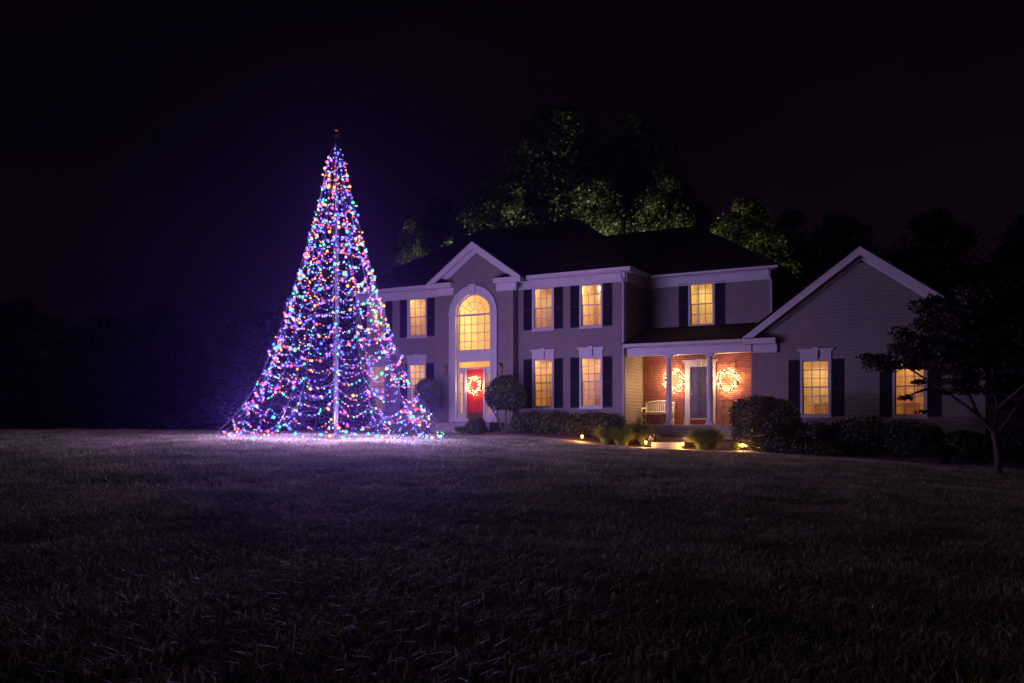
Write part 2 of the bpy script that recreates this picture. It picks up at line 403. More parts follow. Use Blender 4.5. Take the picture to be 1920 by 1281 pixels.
trimbox('fascia', -25.05, -20.4, 30.261, 30.285, 6.985, 7.11); trimbox('fascia', -15.82, -11.47, 30.261, 30.285, 6.985, 7.11)

# roofs with shingle courses
def roof_plane(name, e0, e1, r1, r0, th=.05, step=.28, parent=H):
    """eave e0->e1, ridge r0->r1 (all xyz); stepped shingle courses"""
    e0, e1, r0, r1 = map(Vector, (e0, e1, r0, r1)); n = (e1-e0).cross(((r0+r1)/2-(e0+e1)/2)).normalized()
    if n.z < 0: n = -n
    Ls = ((r0+r1)/2-(e0+e1)/2).length; k = max(2, int(Ls/step)); m = MB()
    for i in range(k):
        t0, t1 = i/k, (i+1)/k
        a, b, c, d_ = e0.lerp(r0, t0), e1.lerp(r1, t0), e1.lerp(r1, t1), e0.lerp(r0, t1)
        lo, hi = n*(th+.016), n*(th+.002)
        m.add([a+lo, b+lo, c+hi, d_+hi, a-n*.0, b-n*.0, c-n*.0, d_-n*.0], [(0,1,2,3),(0,4,5,1),(3,2,6,7),(0,3,7,4),(1,5,6,2),(4,7,6,5)])
    o = m.build(name, M['roof'], parent); return o
E1, RZ = 7.06, 10.40
roof_plane('roof', (-25.15, 30.25, E1+.04), (-11.40, 30.25, E1+.04), (-15.9, 35.3, RZ), (-20.9, 35.3, RZ))
roof_plane('roof', (-11.40, 30.25, E1+.04), (-11.40, 40.4, E1), (-15.9, 35.32, RZ), (-15.9, 35.28, RZ))
roof_plane('roof', (-25.15, 40.4, E1), (-25.15, 30.25, E1+.04), (-20.9, 35.28, RZ), (-20.9, 35.32, RZ))
roof_plane('roof', (-11.40, 40.4, E1), (-25.15, 40.4, E1), (-20.9, 35.3, RZ), (-15.9, 35.3, RZ))
R2 = 9.66
roof_plane('roof', (-14.5, 32.24, E1), (-6.45, 32.24, E1), (-10.65, 36.0, R2), (-16.5, 36.0, R2))
roof_plane('roof', (-6.45, 32.24, E1), (-6.45, 40.2, E1), (-10.65, 36.02, R2), (-10.65, 35.98, R2))
roof_plane('roof', (-6.45, 40.2, E1), (-14.5, 40.2, E1), (-16.5, 36.0, R2), (-10.65, 36.0, R2))
# gables: roof slabs, rakes, soffits, returns
def gable(cx, half, yf, yw_, zb, za, yback, retL, retR, zret, wallY):
    s = (za-zb)/half; ln = math.hypot(half, za-zb)
    for sg in (-1, 1):
        e = (cx+sg*half, zb)
        roof_plane('roof', (e[0]+sg*.05, yf-.03, e[1]+.02), (e[0]+sg*.05, yback, e[1]+.02), (cx, yback, za+.055), (cx, yf-.03, za+.055))
        ux, uz = -sg*half/ln, (za-zb)/ln; px, pz = (-uz*sg, -ux*-sg) if False else (sg*uz*0, 0)
        def rake(name, w0, w1, y0, y1, t0=0, t1=1):   # strip below the roof line, w measured straight down
            a = (cx+sg*half*(1-t0), zb+(za-zb)*t0); b = (cx+sg*half*(1-t1), zb+(za-zb)*t1)
            poly = [(a[0], a[1]-w0), (b[0], b[1]-w0), (b[0], b[1]-w1), (a[0], a[1]-w1)]
            MB().prism(poly if sg < 0 else poly[::-1], y0, y1).build(name, M['trim'], H)
        rake('rake_board', -.02, .24, yf, yf+.03)
        rake('rake_board', -.03, .05, yf-.02, yf-.0005)
        rake('soffit', .10, .12, yf+.03, wallY-.05, .02, 1)
        rake('frieze_board', .12, .36, wallY-.05, wallY-.002, .12, 1)
    for (x0, x1) in (retL, retR):
        out = x0 if abs(x0-cx) > abs(x1-cx) else x1; inn = x1 if out == x0 else x0; q = .03 if inn > out else -.03
        a, b = min(x0, x1), max(x0, x1)
        m = MB(); m.box(a, b, yf+.031, wallY-.003, zret-.20, zret); m.box(a+.0, b-.0, yf-.01, yf+.03, zret-.19, zret-.005)
        m.build('cornice_return', M['trim'], H)
        w0 = inn; w1 = out + (inn-out)*.25
        m = MB(); m.box(min(w0, w1), max(w0, w1), wallY-.14, wallY-.002, zret-.50, zret-.20); m.box(min(w0, w1), max(w0, w1), wallY-.16, wallY-.141, zret-.50, zret-.44); m.build('frieze_board', M['trim'], H)
        # little hipped roof on the return
        zt = zret+.30; ymid = wallY-.004
        m = MB(); m.add([(a, yf-.02, zret+.003), (b, yf-.02, zret+.003), (b, ymid, zret+.003), (a, ymid, zret+.003), ((inn*.3+out*.7), ymid, zt), (out, ymid, zt)],
              [(0, 1, 4, 5), (1, 2, 4), (0, 5, 3), (2, 3, 5, 4), (0, 3, 2, 1)] if inn > out else [(0, 1, 5, 4), (0, 4, 3), (1, 2, 5), (2, 3, 4, 5), (0, 3, 2, 1)])
        m.build('return_roof', M['roof'], H)
gable(-18.10, 2.22, 29.78, 0, 7.04, 8.60, 33.2, (-20.30, -19.15), (-15.90, -17.10), 7.06, CY)
gable(-3.40, 3.85, 30.22, 0, 4.20, 7.04, 38.2, (-7.20, -6.12), (.40, -.68), 4.20, FY)
# gable face closing above the centre bay's siding
MB().prism([(-20.0, 6.9), (-16.4, 6.9), (-18.1, 8.42)], CY+.31, CY+.35).build('wall', M['siding'], H)

# windows
LAMPC = []
wl = {0: ('upper', 'right'), }
def window(k, w):
    x0, x1, z0, z1, Y, rows, crown, tilt, col, pw = w
    fr = MB(); c = .075
    fr.box(x0-c, x0, Y-.055, Y+.06, z0-.06, z1+c); fr.box(x1, x1+c, Y-.055, Y+.06, z0-.06, z1+c)
    fr.box(x0, x1, Y-.055, Y+.06, z1, z1+c); fr.box(x0-c-.02, x1+c+.02, Y-.085, Y+.06, z0-.11, z0-.061); fr.box(x0, x1, Y-.055, Y+.06, z0-.06, z0)
    o = fr.build('window', M['trim'], H)
    zm = (z0+z1)/2
    for (a, b, yy) in ((zm, z1, Y+.0), (z0, zm+.03, Y+.035)):
        s = MB(); t = .035
        s.box(x0+.001, x0+t, yy, yy+.03, a, b); s.box(x1-t, x1-.001, yy, yy+.03, a, b); s.box(x0+t, x1-t, yy, yy+.03, a, a+t); s.box(x0+t, x1-t, yy, yy+.03, b-t, b-.001)
        s.build('sash', M['trim'], o)
        g = MB()
        for i in range(1, 3):
            xx = x0+t+(x1-x0-2*t)*i/3; g.box(xx-.015, xx+.015, yy+.008, yy+.022, a+t, b-t)
        for i in range(1, rows):
            zz = a+t+(b-a-2*t)*i/rows; g.box(x0+t, x1-t, yy+.0095, yy+.0205, zz-.013, zz+.013)
        g.build('muntin', M['trim'], o)
        MB().box(x0+t, x1-t, yy+.013, yy+.017, a+t, b-t).build('pane', M['glass'], o)
    bl = MB(); zz = z0+.03; a = 0
    rs = random.Random(k)
    lo = z0 + (z1-z0)*(.22 if rows == 3 else -.1)
    while zz < z1-.02:
        tl = tilt if zz > lo else tilt*.12+.05
        tl += rs.uniform(-.03, .03); hw = .025
        bl.obox(((x0+x1)/2, Y+.125, zz), ((1, 0, 0), (0, math.cos(tl), math.sin(tl)), (0, -math.sin(tl), math.cos(tl))), (x1-x0)/2-.005, hw, .0012)
        zz += .046
    for xx in (x0+.15, x1-.15): bl.box(xx-.004, xx+.004, Y+.095, Y+.099, z0, z1)
    b = bl.build('blind', M['blind'], o)
    b['kind'] = 'stuff'
    # room behind
    r = MB(); rx0, rx1, ry0, ry1, rz0, rz1 = x0-.45, x1+.45, Y+.185, Y+2.4, z0-.55, z1+.35
    v = [(rx0,ry0,rz0),(rx1,ry0,rz0),(rx1,ry1,rz0),(rx0,ry1,rz0),(rx0,ry0,rz1),(rx1,ry0,rz1),(rx1,ry1,rz1),(rx0,ry1,rz1)]
    r.add(v, [(1,2,6,5),(2,3,7,6),(3,0,4,7),(4,5,6,7)]); r.add(v, [(0,3,2,1)], 1)
    # jambs between room and window
    r.box(x0-.06, x0-.005, Y+.061, ry0+.01, z0-.06, z1+.06); r.box(x1+.005, x1+.06, Y+.061, ry0+.01, z0-.06, z1+.06)
    r.box(x0-.005, x1+.005, Y+.061, ry0+.01, z1+.005, z1+.06); r.box(x0-.005, x1+.005, Y+.061, ry0+.01, z0-.06, z0-.005)
    # furniture silhouettes: a chest and picture
    if rows == 3: r.box(x0+.1, x0+.62, Y+1.7, Y+2.1, rz0, z0+.42, 1); r.box(x1-.38, x1-.08, Y+2.33, Y+2.38, z0+.8, z0+1.2, 1)
    r.box(rx0+.01, rx0+.03+.5*rs.random(), Y+2.30, Y+2.36, z0-.2, z1+.2, 1)
    if rows == 3: r.lathe([(.0, .0), (.03, .02), (.02, .25), (.14, .25), (.09, .5), (0, .5)], 10, (x0+.36, Y+1.9, z0+.42), 0)
    r.build('room', [M['wallin'], M['floorin']], H)
    lz = z1+.2 if k != 1 else 6.56
    LAMPC.append((-13.12 if k == 1 else x0*.5+x1*.5+rs.uniform(-.2, .2), Y+.75 if k != 1 else Y+.7, lz, pw*(1.7, 2.0, 1.6, 1.9, 1.8, 1.7, 1.6, 1.6, 1.9, 2.0, 1.7)[k], col, k))
    if crown:
        m = MB(); zc = z1+c+.002; xa, xb = x0-c, x1+c
        m.box(xa, xb, Y-.07, Y-.001, zc, zc+.24); m.box(xa-.05, xb+.05, Y-.10, Y-.0015, zc+.24, zc+.285); m.box(xa-.085, xb+.085, Y-.13, Y-.002, zc+.285, zc+.325)
        xm = (x0+x1)/2
        m.prism([(xm-.075, zc-.03), (xm+.075, zc-.03), (xm+.10, zc+.37), (xm-.10, zc+.37)], Y-.145, Y-.071); m.build('window_crown', M['trim'], H)
    # shutters with louvres
    if k not in (7, ):
        sw = .38
        for (a_, b_) in ((x0-c-.01-sw, x0-c-.012), (x1+c+.012, x1+c+.01+sw)):
            if Y == FY and -25.3 < a_ < -24.9: pass
            s = MB(); za, zb = z0-.05, z1+.03; t = .05
            s.box(a_, a_+t, Y-.06, Y-.023, za, zb); s.box(b_-t, b_, Y-.06, Y-.023, za, zb)
            for zz in (za, (za+zb)/2-.03, zb-.06): s.box(a_+t, b_-t, Y-.058, Y-.023, zz, zz+.06)
            s.box(a_+t, b_-t, Y-.030, Y-.0235, za+.06, zb-.06)
            zz = za+.08
            while zz < zb-.08:
                if abs(zz-(za+zb)/2) > .05: s.obox(((a_+b_)/2, Y-.042, zz), ((1, 0, 0), (0, .35, .937), (0, -.937, .35)), (b_-a_)/2-t, .022, .003)
                zz += .036
            s.build('shutter', M['shutter'], H)
for k, w in enumerate(wins): window(k, w)
bulbwarm = emit('warm_bulb', (1, .78, .42), 30)
ico = bmesh_ico = None
import bmesh
def ico_data(r, sub=1):
    bm = bmesh.new(); bmesh.ops.create_icosphere(bm, subdivisions=sub, radius=r); v = [tuple(p.co) for p in bm.verts]; f = [tuple(q.index for q in p.verts) for p in bm.faces]; bm.free(); return v, f
for (x, y, z, pw, col, k) in LAMPC:
    v, f = ico_data(.055 if k != 1 else .07, 2)
    m = MB(); m.add([(a+x, b+y, c+z) for a, b, c in v], f, 0, True); m.tube([(x, y, z+.03), (x, y, z+.14)], .01, 6, 1)
    pl = m.build('ceiling_lamp', [bulbwarm, M['brass']], H)
    lamp('room_light', (x, y-.11, z-.02), pw, col, .05, H)

# centre bay: arched surround, fanlight, entrance
cx = -18.24
m = MB(); n = 28; ro, ri = 1.10, .83
def ringseg(m, ro, ri, y0, y1, zs, cx=cx, n=28):
    vs = []
    for y in (y0, y1):
        for r in (ro, ri):
            for i in range(n+1): a = PI*i/n; vs.append((cx+r*math.cos(a), y, zs+r*math.sin(a)))
    k = n+1
    fs = [(i, i+1, k+i+1, k+i) for i in range(n)] + [(2*k+i, 3*k+i, 3*k+i+1, 2*k+i+1) for i in range(n)]
    fs += [(i, 2*k+i, 2*k+i+1, i+1) for i in range(n)] + [(k+i, k+i+1, 3*k+i+1, 3*k+i) for i in range(n)]
    m.add(vs, fs)
ringseg(m, 1.12, .83, CY-.09, CY-.001, 5.74); ringseg(m, 1.15, 1.07, CY-.12, CY-.091, 5.74); ringseg(m, .93, .83, CY-.11, CY-.091, 5.74)
for sg in (-1, 1):
    a, b = sorted((cx+sg*.83, cx+sg*1.12)); m.box(a, b, CY-.09, CY-.001, 1.28, 5.74)
    a, b = sorted((cx+sg*1.07, cx+sg*1.15)); m.box(a, b, CY-.12, CY-.091, 1.28, 5.739)
    a, b = sorted((cx+sg*.83, cx+sg*.93)); m.box(a, b, CY-.11, CY-.091, 1.28, 5.739)
    a, b = sorted((cx+sg*.80, cx+sg*1.17)); m.box(a, b, CY-.13, CY-.0905, 5.70, 5.78)
m.prism([(cx-.10, 6.50), (cx+.10, 6.50), (cx+.17, 6.95), (cx-.17, 6.95)], CY-.17, CY-.0015)
m.build('arch_surround', M['trim'], H)
fw = MB(); y0, y1 = CY+.03, CY+.09
ringseg(fw, .86, .80, y0, y1, 5.70); fw.box(cx-.86, cx-.80, y0, y1, 4.20, 5.70); fw.box(cx+.80, cx+.86, y0, y1, 4.20, 5.70)
fw.box(cx-.8, cx+.8, y0, y1, 4.20, 4.26); fw.box(cx-.8, cx+.8, y0-.01, y1, 5.66, 5.74)
fw.box(cx-.83, cx+.83, y0-.0, y1, 3.77, 4.199)
arw = fw.build('arched_window', M['trim'], H)
g = MB()
for i in range(1, 5): xx = cx-.8+1.6*i/5; g.box(xx-.014, xx+.014, y0+.02, y0+.04, 4.26, 5.66)
for i in range(1, 4): zz = 4.26+1.40*i/4; g.box(cx-.8, cx+.8, y0+.0215, y0+.0385, zz-.014, zz+.014)
for i in range(1, 6):
    a = PI*i/6; c0 = (cx+.2*math.cos(a), y0+.03, 5.74+.2*math.sin(a)); c1 = (cx+.8*math.cos(a), y0+.03, 5.74+.8*math.sin(a)); g.tube([c0, c1], .014, 4)
for rr in (.2, .5): g.tube([(cx+rr*math.cos(a), y0+.03, 5.74+rr*math.sin(a)) for a in np.linspace(0, PI, 17)], .014, 4)
g.build('muntin', M['trim'], arw)
p = MB(); poly = [(cx-.8, 4.26), (cx+.8, 4.26)] + [(cx+.8*math.cos(a), 5.7+.8*math.sin(a)) for a in np.linspace(0, PI, 17)]
p.prism(poly, y0+.044, y0+.048); p.build('pane', M['glass'], arw)
# transom, sidelights, door
DY = CY+.10
ent = MB()
ent.box(cx-.83, cx+.83, DY-.05, DY+.1, 3.76, 3.769); ent.box(cx-.83, cx+.83, DY-.06, DY+.1, 3.47, 3.53)
ent.box(cx-.83, cx-.79, DY-.05, DY+.1, 1.40, 3.76); ent.box(cx+.79, cx+.83, DY-.05, DY+.1, 1.40, 3.76)
ent.box(cx-.83, cx+.83, DY-.12, DY+.1, 1.28, 1.40)
for a, b in ((cx-.50, cx-.42), (cx+.42, cx+.50)): ent.box(a, b, DY-.06, DY+.1, 1.40, 3.47)
for sg in (-1, 1):
    a, b = sorted((cx+sg*.50, cx+sg*.60)); ent.box(a, b, DY-.02, DY+.06, 1.40, 3.47)
    a, b = sorted((cx+sg*.72, cx+sg*.79)); ent.box(a, b, DY-.02, DY+.06, 1.40, 3.47)
    a, b = sorted((cx+sg*.60, cx+sg*.72)); ent.box(a, b, DY-.02, DY+.06, 1.40, 1.62); ent.box(a, b, DY-.02, DY+.06, 3.28, 3.47)
    for i in range(1, 4): zz = 1.62+1.66*i/4; ent.box(a, b, DY, DY+.03, zz-.015, zz+.015)
eo = ent.build('entrance_frame', M['trim'], H)
gp = MB(); gp.box(cx-.79, cx+.79, DY+.01, DY+.014, 3.53, 3.76)
gp.build('pane', M['glass'], eo)
for sg in (-1, 1):
    a, b = sorted((cx+sg*.60, cx+sg*.72)); MB().box(a, b, DY+.035, DY+.039, 1.62, 3.28).build('pane', M['glass'], eo)
def panel_door(name, x0, x1, Y, z0, z1, m_, handle_x, rows):
    d_ = MB(); d_.box(x0, x1, Y, Y+.045, z0, z1); w = x1-x0
    for (a, b) in rows:
        for (p_, q_) in ((.13, .455), (.545, .87)):
            xa, xb = x0+w*p_, x0+w*q_; za, zb = z0+(z1-z0)*a, z0+(z1-z0)*b; t = .022
            d_.box(xa, xb, Y-.008, Y-.0005, za, za+t); d_.box(xa, xb, Y-.008, Y-.0005, zb-t, zb); d_.box(xa, xa+t, Y-.008, Y-.0005, za+t, zb-t); d_.box(xb-t, xb, Y-.008, Y-.0005, za+t, zb-t)
            d_.hull([(xa+.06, Y-.006, za+.06), (xb-.06, Y-.006, za+.06), (xb-.06, Y-.006, zb-.06), (xa+.06, Y-.006, zb-.06)], [(xa+.03, Y-.0004, za+.03), (xb-.03, Y-.0004, za+.03), (xb-.03, Y-.0004, zb-.03), (xa+.03, Y-.0004, zb-.03)])
    o = d_.build(name, m_, H)
    k_ = MB(); k_.tube([(handle_x, Y-.001, z0+.95), (handle_x, Y-.06, z0+.95)], [.012, .03], 10); k_.tube([(handle_x, Y-.001, z0+1.1), (handle_x, Y-.015, z0+1.1)], .025, 10); k_.build('handle', M['brass'], o)
    return o
SIX = ((.06, .34), (.40, .72), (.78, .94))
fd = panel_door('front_door', cx-.42, cx+.42, DY+.02, 1.41, 3.47, M['reddoor'], cx-.35, SIX)
tag(fd, 'red six panel door')
MB().box(cx-.40, cx+.40, DY+.012, DY+.019, 1.42, 1.66).build('kick_plate', M['brass'], fd)
# foyer behind the entrance
r = MB(); v = [(cx-1.6,CY+.36,1.40),(cx+1.6,CY+.36,1.40),(cx+1.6,34.5,1.40),(cx-1.6,34.5,1.40),(cx-1.6,CY+.36,7.0),(cx+1.6,CY+.36,7.0),(cx+1.6,34.5,7.0),(cx-1.6,34.5,7.0)]
r.add(v, [(1,2,6,5),(2,3,7,6),(3,0,4,7),(4,5,6,7)]); r.add(v, [(0,3,2,1)], 1)
r.box(cx-1.0, cx-.87, CY+.301, CY+.37, 1.4, 6.7); r.box(cx+.87, cx+1.0, CY+.301, CY+.37, 1.4, 6.7)
r.build('room', [M['wallin'], M['floorin']], H)
st = MB(); st.box(cx+.35, cx+1.55, 32.9, 34.4, 4.0, 4.18); st.tube([(cx+.38, 32.95, 4.95), (cx+1.5, 32.95, 4.95)], .025, 8)
for i in range(9): st.tube([(cx+.38+i*.14, 32.95, 4.18), (cx+.38+i*.14, 32.95, 4.95)], .012, 5)
st.tube([(cx+.38, 32.95, 4.1), (cx+.38, 32.95, 5.1)], .04, 8)
st.build('stair_landing', M['trim'], H)
ch = MB(); hc = (cx+.25, 32.2, 5.35)
ch.tube([(hc[0], hc[1], 7.0), hc], .008, 5, 1); ch.lathe([(.0, -.05), (.05, -.03), (.05, .05), (0, .08)], 10, hc, 1)
for i in range(6):
    a = 2*PI*i/6; e_ = (hc[0]+.28*math.cos(a), hc[1]+.28*math.sin(a), hc[2]+.05)
    ch.tube([hc, (hc[0]+.15*math.cos(a), hc[1]+.15*math.sin(a), hc[2]-.06), e_], .008, 5, 1)
    vv, ff = ico_data(.022, 1); ch.add([(p[0]+e_[0], p[1]+e_[1], p[2]*1.5+e_[2]+.06) for p in vv], ff, 0)
ch.build('chandelier', [bulbwarm, M['brass']], H)
lamp('room_light', (hc[0]-.3, hc[1]-.2, 5.7), 150, (1, .66, .28), .12, H); lamp('room_light', (hc[0], hc[1]-.6, 3.0), 75, (1, .62, .26), .1, H)

# entry steps
s = MB(); s.box(-19.7, -16.75, 28.9, CY-.125, .6, 1.24); s.build('step', M['conc'], H)
for i, (y, z) in enumerate(((28.5, 1.06), (28.1, .90))): MB().box(-19.6, -16.85, y, y+.398, .5, z).build('step', M['conc'], H)

# porch
MB().box(-11.755, -7.03, 30.35, RY-.16, .3, 1.16).build('porch_floor', M['conc'], H)
MB().box(-9.75, -8.35, 30.02, 30.348, .3, .93).build('step', M['conc'], H)
b_ = MB(); b_.box(-11.35, -7.03, 30.58, 30.84, 3.76, 4.07); b_.box(-11.75, -11.352, 30.66, 30.84, 3.76, 4.07); b_.box(-11.35, -7.03, 30.555, 30.579, 4.02, 4.069)
b_.build('porch_beam', M['trim'], H)
trimbox('porch_ceiling', -11.755, -7.03, 30.841, RY-.14, 3.90, 3.94); trimbox('soffit', -11.75, -7.1, 30.3, 30.84, 4.071, 4.085)
gutter(-11.72, -7.22, pos=30.32, z=4.09)
roof_plane('porch_roof', (-11.75, 30.22, 4.17), (-6.9, 30.22, 4.17), (-6.9, 32.66, 4.98), (-11.75, 32.66, 4.98), th=.04)
for xc in (-10.09, -8.55):
    c_ = MB(); yc = 30.75
    c_.box(xc-.15, xc+.15, yc-.15, yc+.15, 1.161, 1.22); c_.lathe([(.0, 1.22), (.14, 1.22), (.145, 1.25), (.135, 1.29), (.115, 1.31), (.112, 1.35), (.115, 2.2), (.098, 3.55), (.098, 3.58), (.11, 3.60), (.11, 3.62), (.12, 3.66), (0, 3.66)], 20, (xc, yc, 0))
    c_.box(xc-.14, xc+.14, yc-.14, yc+.09, 3.66, 3.759)
    # curved brackets beside the capital
    for sg in (-1, 1):
        poly = [(xc+sg*.14, 3.759), (xc+sg*.26, 3.759), (xc+sg*.17, 3.72), (xc+sg*.14, 3.66)]
        c_.prism(poly if sg < 0 else poly[::-1], yc-.08, yc+.05)
    c_.build('column', M['trim'], H)
# brick wall
BYF = RY-.13
MB().box(-11.76, -10.10, BYF+.010, RY-.003, 1.161, 3.90).box(-8.78, -7.03, BYF+.010, RY-.003, 1.161, 3.90).box(-10.10, -8.78, BYF+.010, RY-.003, 3.62, 3.90).box(-10.1, -8.78, BYF+.01, RY-.003, 1.161, 1.40).build('brick_wall', M['mortar'], H)
bricks = []
cz = 1.17; row = 0
while cz < 3.86:
    x = -11.76 - (.105 if row % 2 else 0)
    while x < -7.03:
        a, b = max(x, -11.755), min(x+.192, -7.035)
        parts = segs(a, b, [(-10.08, -8.80)] if 1.16 < cz < 3.66 and not cz < 1.0 else [])
        for p_, q_ in parts:
            if q_-p_ > .03: bricks.append((p_, q_, cz))
        x += .208
    cz += .0685; row += 1
for i in range(16): bricks.append((-9.90+i*.072, -9.90+i*.072+.060, -1))
bricks.sort(key=lambda b: -(b[0]*.3+b[2]*.5))
bm_cache = {}
rest = MB()
nb = 0
for p_, q_, z_ in bricks:
    h_ = .052
    if z_ < 0: z_, h_ = 1.175, .19
    key = (round(q_-p_, 3), h_)
    y0 = BYF - random.uniform(-.002, .003)
    if nb < 298:
        if key not in bm_cache: bm_cache[key] = MB().box(0, q_-p_, 0, .012, 0, h_).mesh('brick', M['brick'])
        link('brick', bm_cache[key], H, (p_, y0, z_)); nb += 1
    else: rest.box(p_, q_, y0, BYF+.012, z_, z_+h_)
o = rest.build('brickwork', M['brick'], H); o['kind'] = 'stuff'
# porch door with surround
ds = MB(); xa, xb = -9.84, -9.04
ds.box(xa-.20, xa, BYF-.05, BYF+.009, 1.162, 3.42); ds.box(xb, xb+.20, BYF-.05, BYF+.009, 1.162, 3.42)
for (p_, q_) in ((xa-.22, xa+.0), (xb-.0, xb+.22)): ds.box(p_, q_, BYF-.065, BYF-.0505, 1.162, 1.42)
ds.box(xa-.20, xb+.20, BYF-.05, BYF+.009, 3.42, 3.60); ds.box(xa-.25, xb+.25, BYF-.09, BYF+.009, 3.60, 3.64); ds.box(xa-.29, xb+.29, BYF-.13, BYF+.009, 3.64, 3.68)
xm = (xa+xb)/2; ds.prism([(xm-.07, 3.42), (xm+.07, 3.42), (xm+.10, 3.71), (xm-.10, 3.71)], BYF-.145, BYF-.051)
ds.box(xa, xb, BYF-.03, BYF+.009, 1.37, 1.41)
ds.build('door_surround', M['trim'], H)
pd = panel_door('porch_door', xa+.002, xb-.002, BYF+.012, 1.41, 3.42, M['darkdoor'], xa+.07, SIX); tag(pd, 'dark slate six panel door')
# downspouts
def spout(pts): MB().tube(pts, .038, 8).build('downspout', M['trim'], H)
spout([(-11.80, 30.20, 6.98), (-11.80, 30.22, 6.85), (-11.82, 30.40, 6.70), (-11.82, 30.53, 6.6), (-11.82, 30.53, 1.2)])
spout([(-6.85, 32.36, 6.98), (-6.80, 32.45, 6.75), (-6.76, 32.68, 6.55), (-6.76, 32.68, 4.4)])
# vent pipe with cap
vp = MB(); vp.tube([(-14.3, 37.0, 8.6), (-14.3, 37.0, 10.55)], .07, 10); vp.lathe([(.0, 10.72), (.14, 10.70), (.16, 10.62), (.07, 10.55)], 12, (-14.3, 37.0, 0)); vp.build('vent_pipe', M['metal'], H)

# ------------------------------------------------------------ wreaths
wb_core = emit('wreath_bulb', (1, .74, .36), 40)
wb_shell = emit('wreath_glow_cap', (1, .60, .20), 3.4, .55)  # glowing outer shell imitates the halo around each wreath bulb
def wreath(loc, r, label, power, face=-1):
    t = empty('wreath', loc, 0, label, 'wreath', 'wreaths of warm lights by the doors')
    m = MB(); rs = random.Random(int(r*1000)+int(loc[0]*10))
    m.tube([(r*math.cos(a), 0, r*math.sin(a)) for a in np.linspace(0, 2*PI, 29)], .02, 6, caps=False); m.build('wire_ring', M['metal'], t)
    g = MB()
    for i in range(420):
        a = rs.uniform(0, 2*PI); q = rs.gauss(0, .05); w = rs.uniform(-.06, .05)
        p = Vector(((r+q)*math.cos(a), w, (r+q)*math.sin(a))); d_ = Vector((rs.gauss(0, 1), rs.gauss(-.3, .6), rs.gauss(0, 1))).normalized()*.09; s_ = d_.cross(Vector((rs.random(), rs.random(), rs.random()))).normalized()*.006
        g.add([p-s_, p+s_, p+d_+s_*.3, p+d_-s_*.3], [(0, 1, 2, 3)])
    o = g.build('twigs', M['twig'], t); o['kind'] = 'stuff'
    v, f = ico_data(.011, 1); v2, f2 = ico_data(.021, 1); b_ = MB(); b_.add(v2, f2, 1, True); b_.add(v, f, 0, True); me = b_.mesh('light_bulb', [wb_core, wb_shell])
    N = 92
    for i in range(N):
        a = 2*PI*i/N + rs.uniform(-.1, .1); rr = r + rs.choice((-1, 1))*rs.uniform(.0, .115)
        p = (rr*math.cos(a), rs.uniform(-.10, -.04), rr*math.sin(a)); link('light_bulb', me, t, p, None, rs.uniform(.7, 1.15))
    for i in range(6):
        a = 2*PI*i/6+.3; lamp('bulb_light', (r*math.cos(a), -.13, r*math.sin(a)), power/6, (1, .57, .25), .04, t)
    return t
wreath((-18.22, DY-.02, 2.78), .30, 'glowing wreath hung on the red front door', 50)
wreath((-10.45, BYF-.08, 2.89), .36, 'left glowing wreath on the brick porch wall behind the column', 140)
wreath((-8.34, BYF-.08, 2.86), .36, 'right glowing wreath on the porch bricks beyond the dark door', 140)

# ------------------------------------------------------------ wall lanterns
def lantern(loc, label, s=1):
    t = empty('wall_lantern', loc, 0, label, 'lantern', 'unlit wall lanterns')
    MB().box(-.05*s, .05*s, -.02, 0, -.10*s, .14*s).build('backplate', M['brass'], t)
    MB().tube([(0, -.02, .08*s), (0, -.09*s, .16*s), (0, -.13*s, .12*s)], .010*s, 6).build('arm', M['brass'], t)
    c_ = MB(); yc = -.13*s
    for i in range(6):
        a = 2*PI*i/6; c_.tube([(.07*s*math.cos(a), yc+.07*s*math.sin(a), .10*s), (.05*s*math.cos(a), yc+.05*s*math.sin(a), -.16*s)], .006*s, 5)
    c_.lathe([(0, .22*s), (.015*s, .20*s), (.03*s, .17*s), (.095*s, .10*s), (.095*s, .085*s), (0, .085*s)], 12, (0, yc, 0)); c_.lathe([(0, -.22*s), (.012*s, -.2*s), (.055*s, -.165*s), (.055*s, -.15*s), (0, -.15*s)], 12, (0, yc, 0))
    c_.build('cage', M['brass'], t)
    MB().lathe([(.064*s, .085*s), (.045*s, -.15*s)], 12, (0, yc, 0)).build('glass', M['glass'], t)
    return t
lantern((-19.56, CY-.023, 3.48), 'brass wall lantern left of the arched entrance')
lantern((-16.92, CY-.023, 3.46), 'brass wall lantern right of the arched entrance')
lantern((-11.42, BYF-.001, 3.35), 'small carriage lantern on the porch bricks above the bench', .8)
lantern((-8.10, BYF-.001, 3.42), 'small carriage lantern on the porch bricks above the right wreath', .8)

# ------------------------------------------------------------ bench and chair
bt = empty('garden_bench', (-11.02, 32.18, 1.162), 0, 'weathered pale slatted bench with arched back on the porch', 'bench')
w = .60
for sg in (-1, 1):
    x = sg*(w-.03)
    MB().tube([(x, -.26, 0), (x, -.25, .42), (x, -.27, .62)], .028, 6).build('leg', M['bench'], bt)
    MB().tube([(x, .20, 0), (x, .18, .42), (x, .27, .86)], .028, 6).build('leg', M['bench'], bt)
    a_ = MB(); a_.tube([(x, -.32, .60), (x, -.2, .65), (x, .0, .65), (x, .24, .66)], .026, 6); a_.tube([(x, -.30, .60), (x, -.33, .54), (x, -.28, .5)], .02, 6); a_.tube([(x, -.25, .2), (x, .19, .2)], .018, 6); a_.build('armrest', M['bench'], bt)
for i in range(6): MB().box(-w, w, -.28+i*.08, -.28+i*.08+.062, .42, .44).build('seat_slat', M['bench'], bt)
MB().tube([(-w, .19, .50), (w, .19, .50)], .022, 6).build('back_rail', M['bench'], bt)
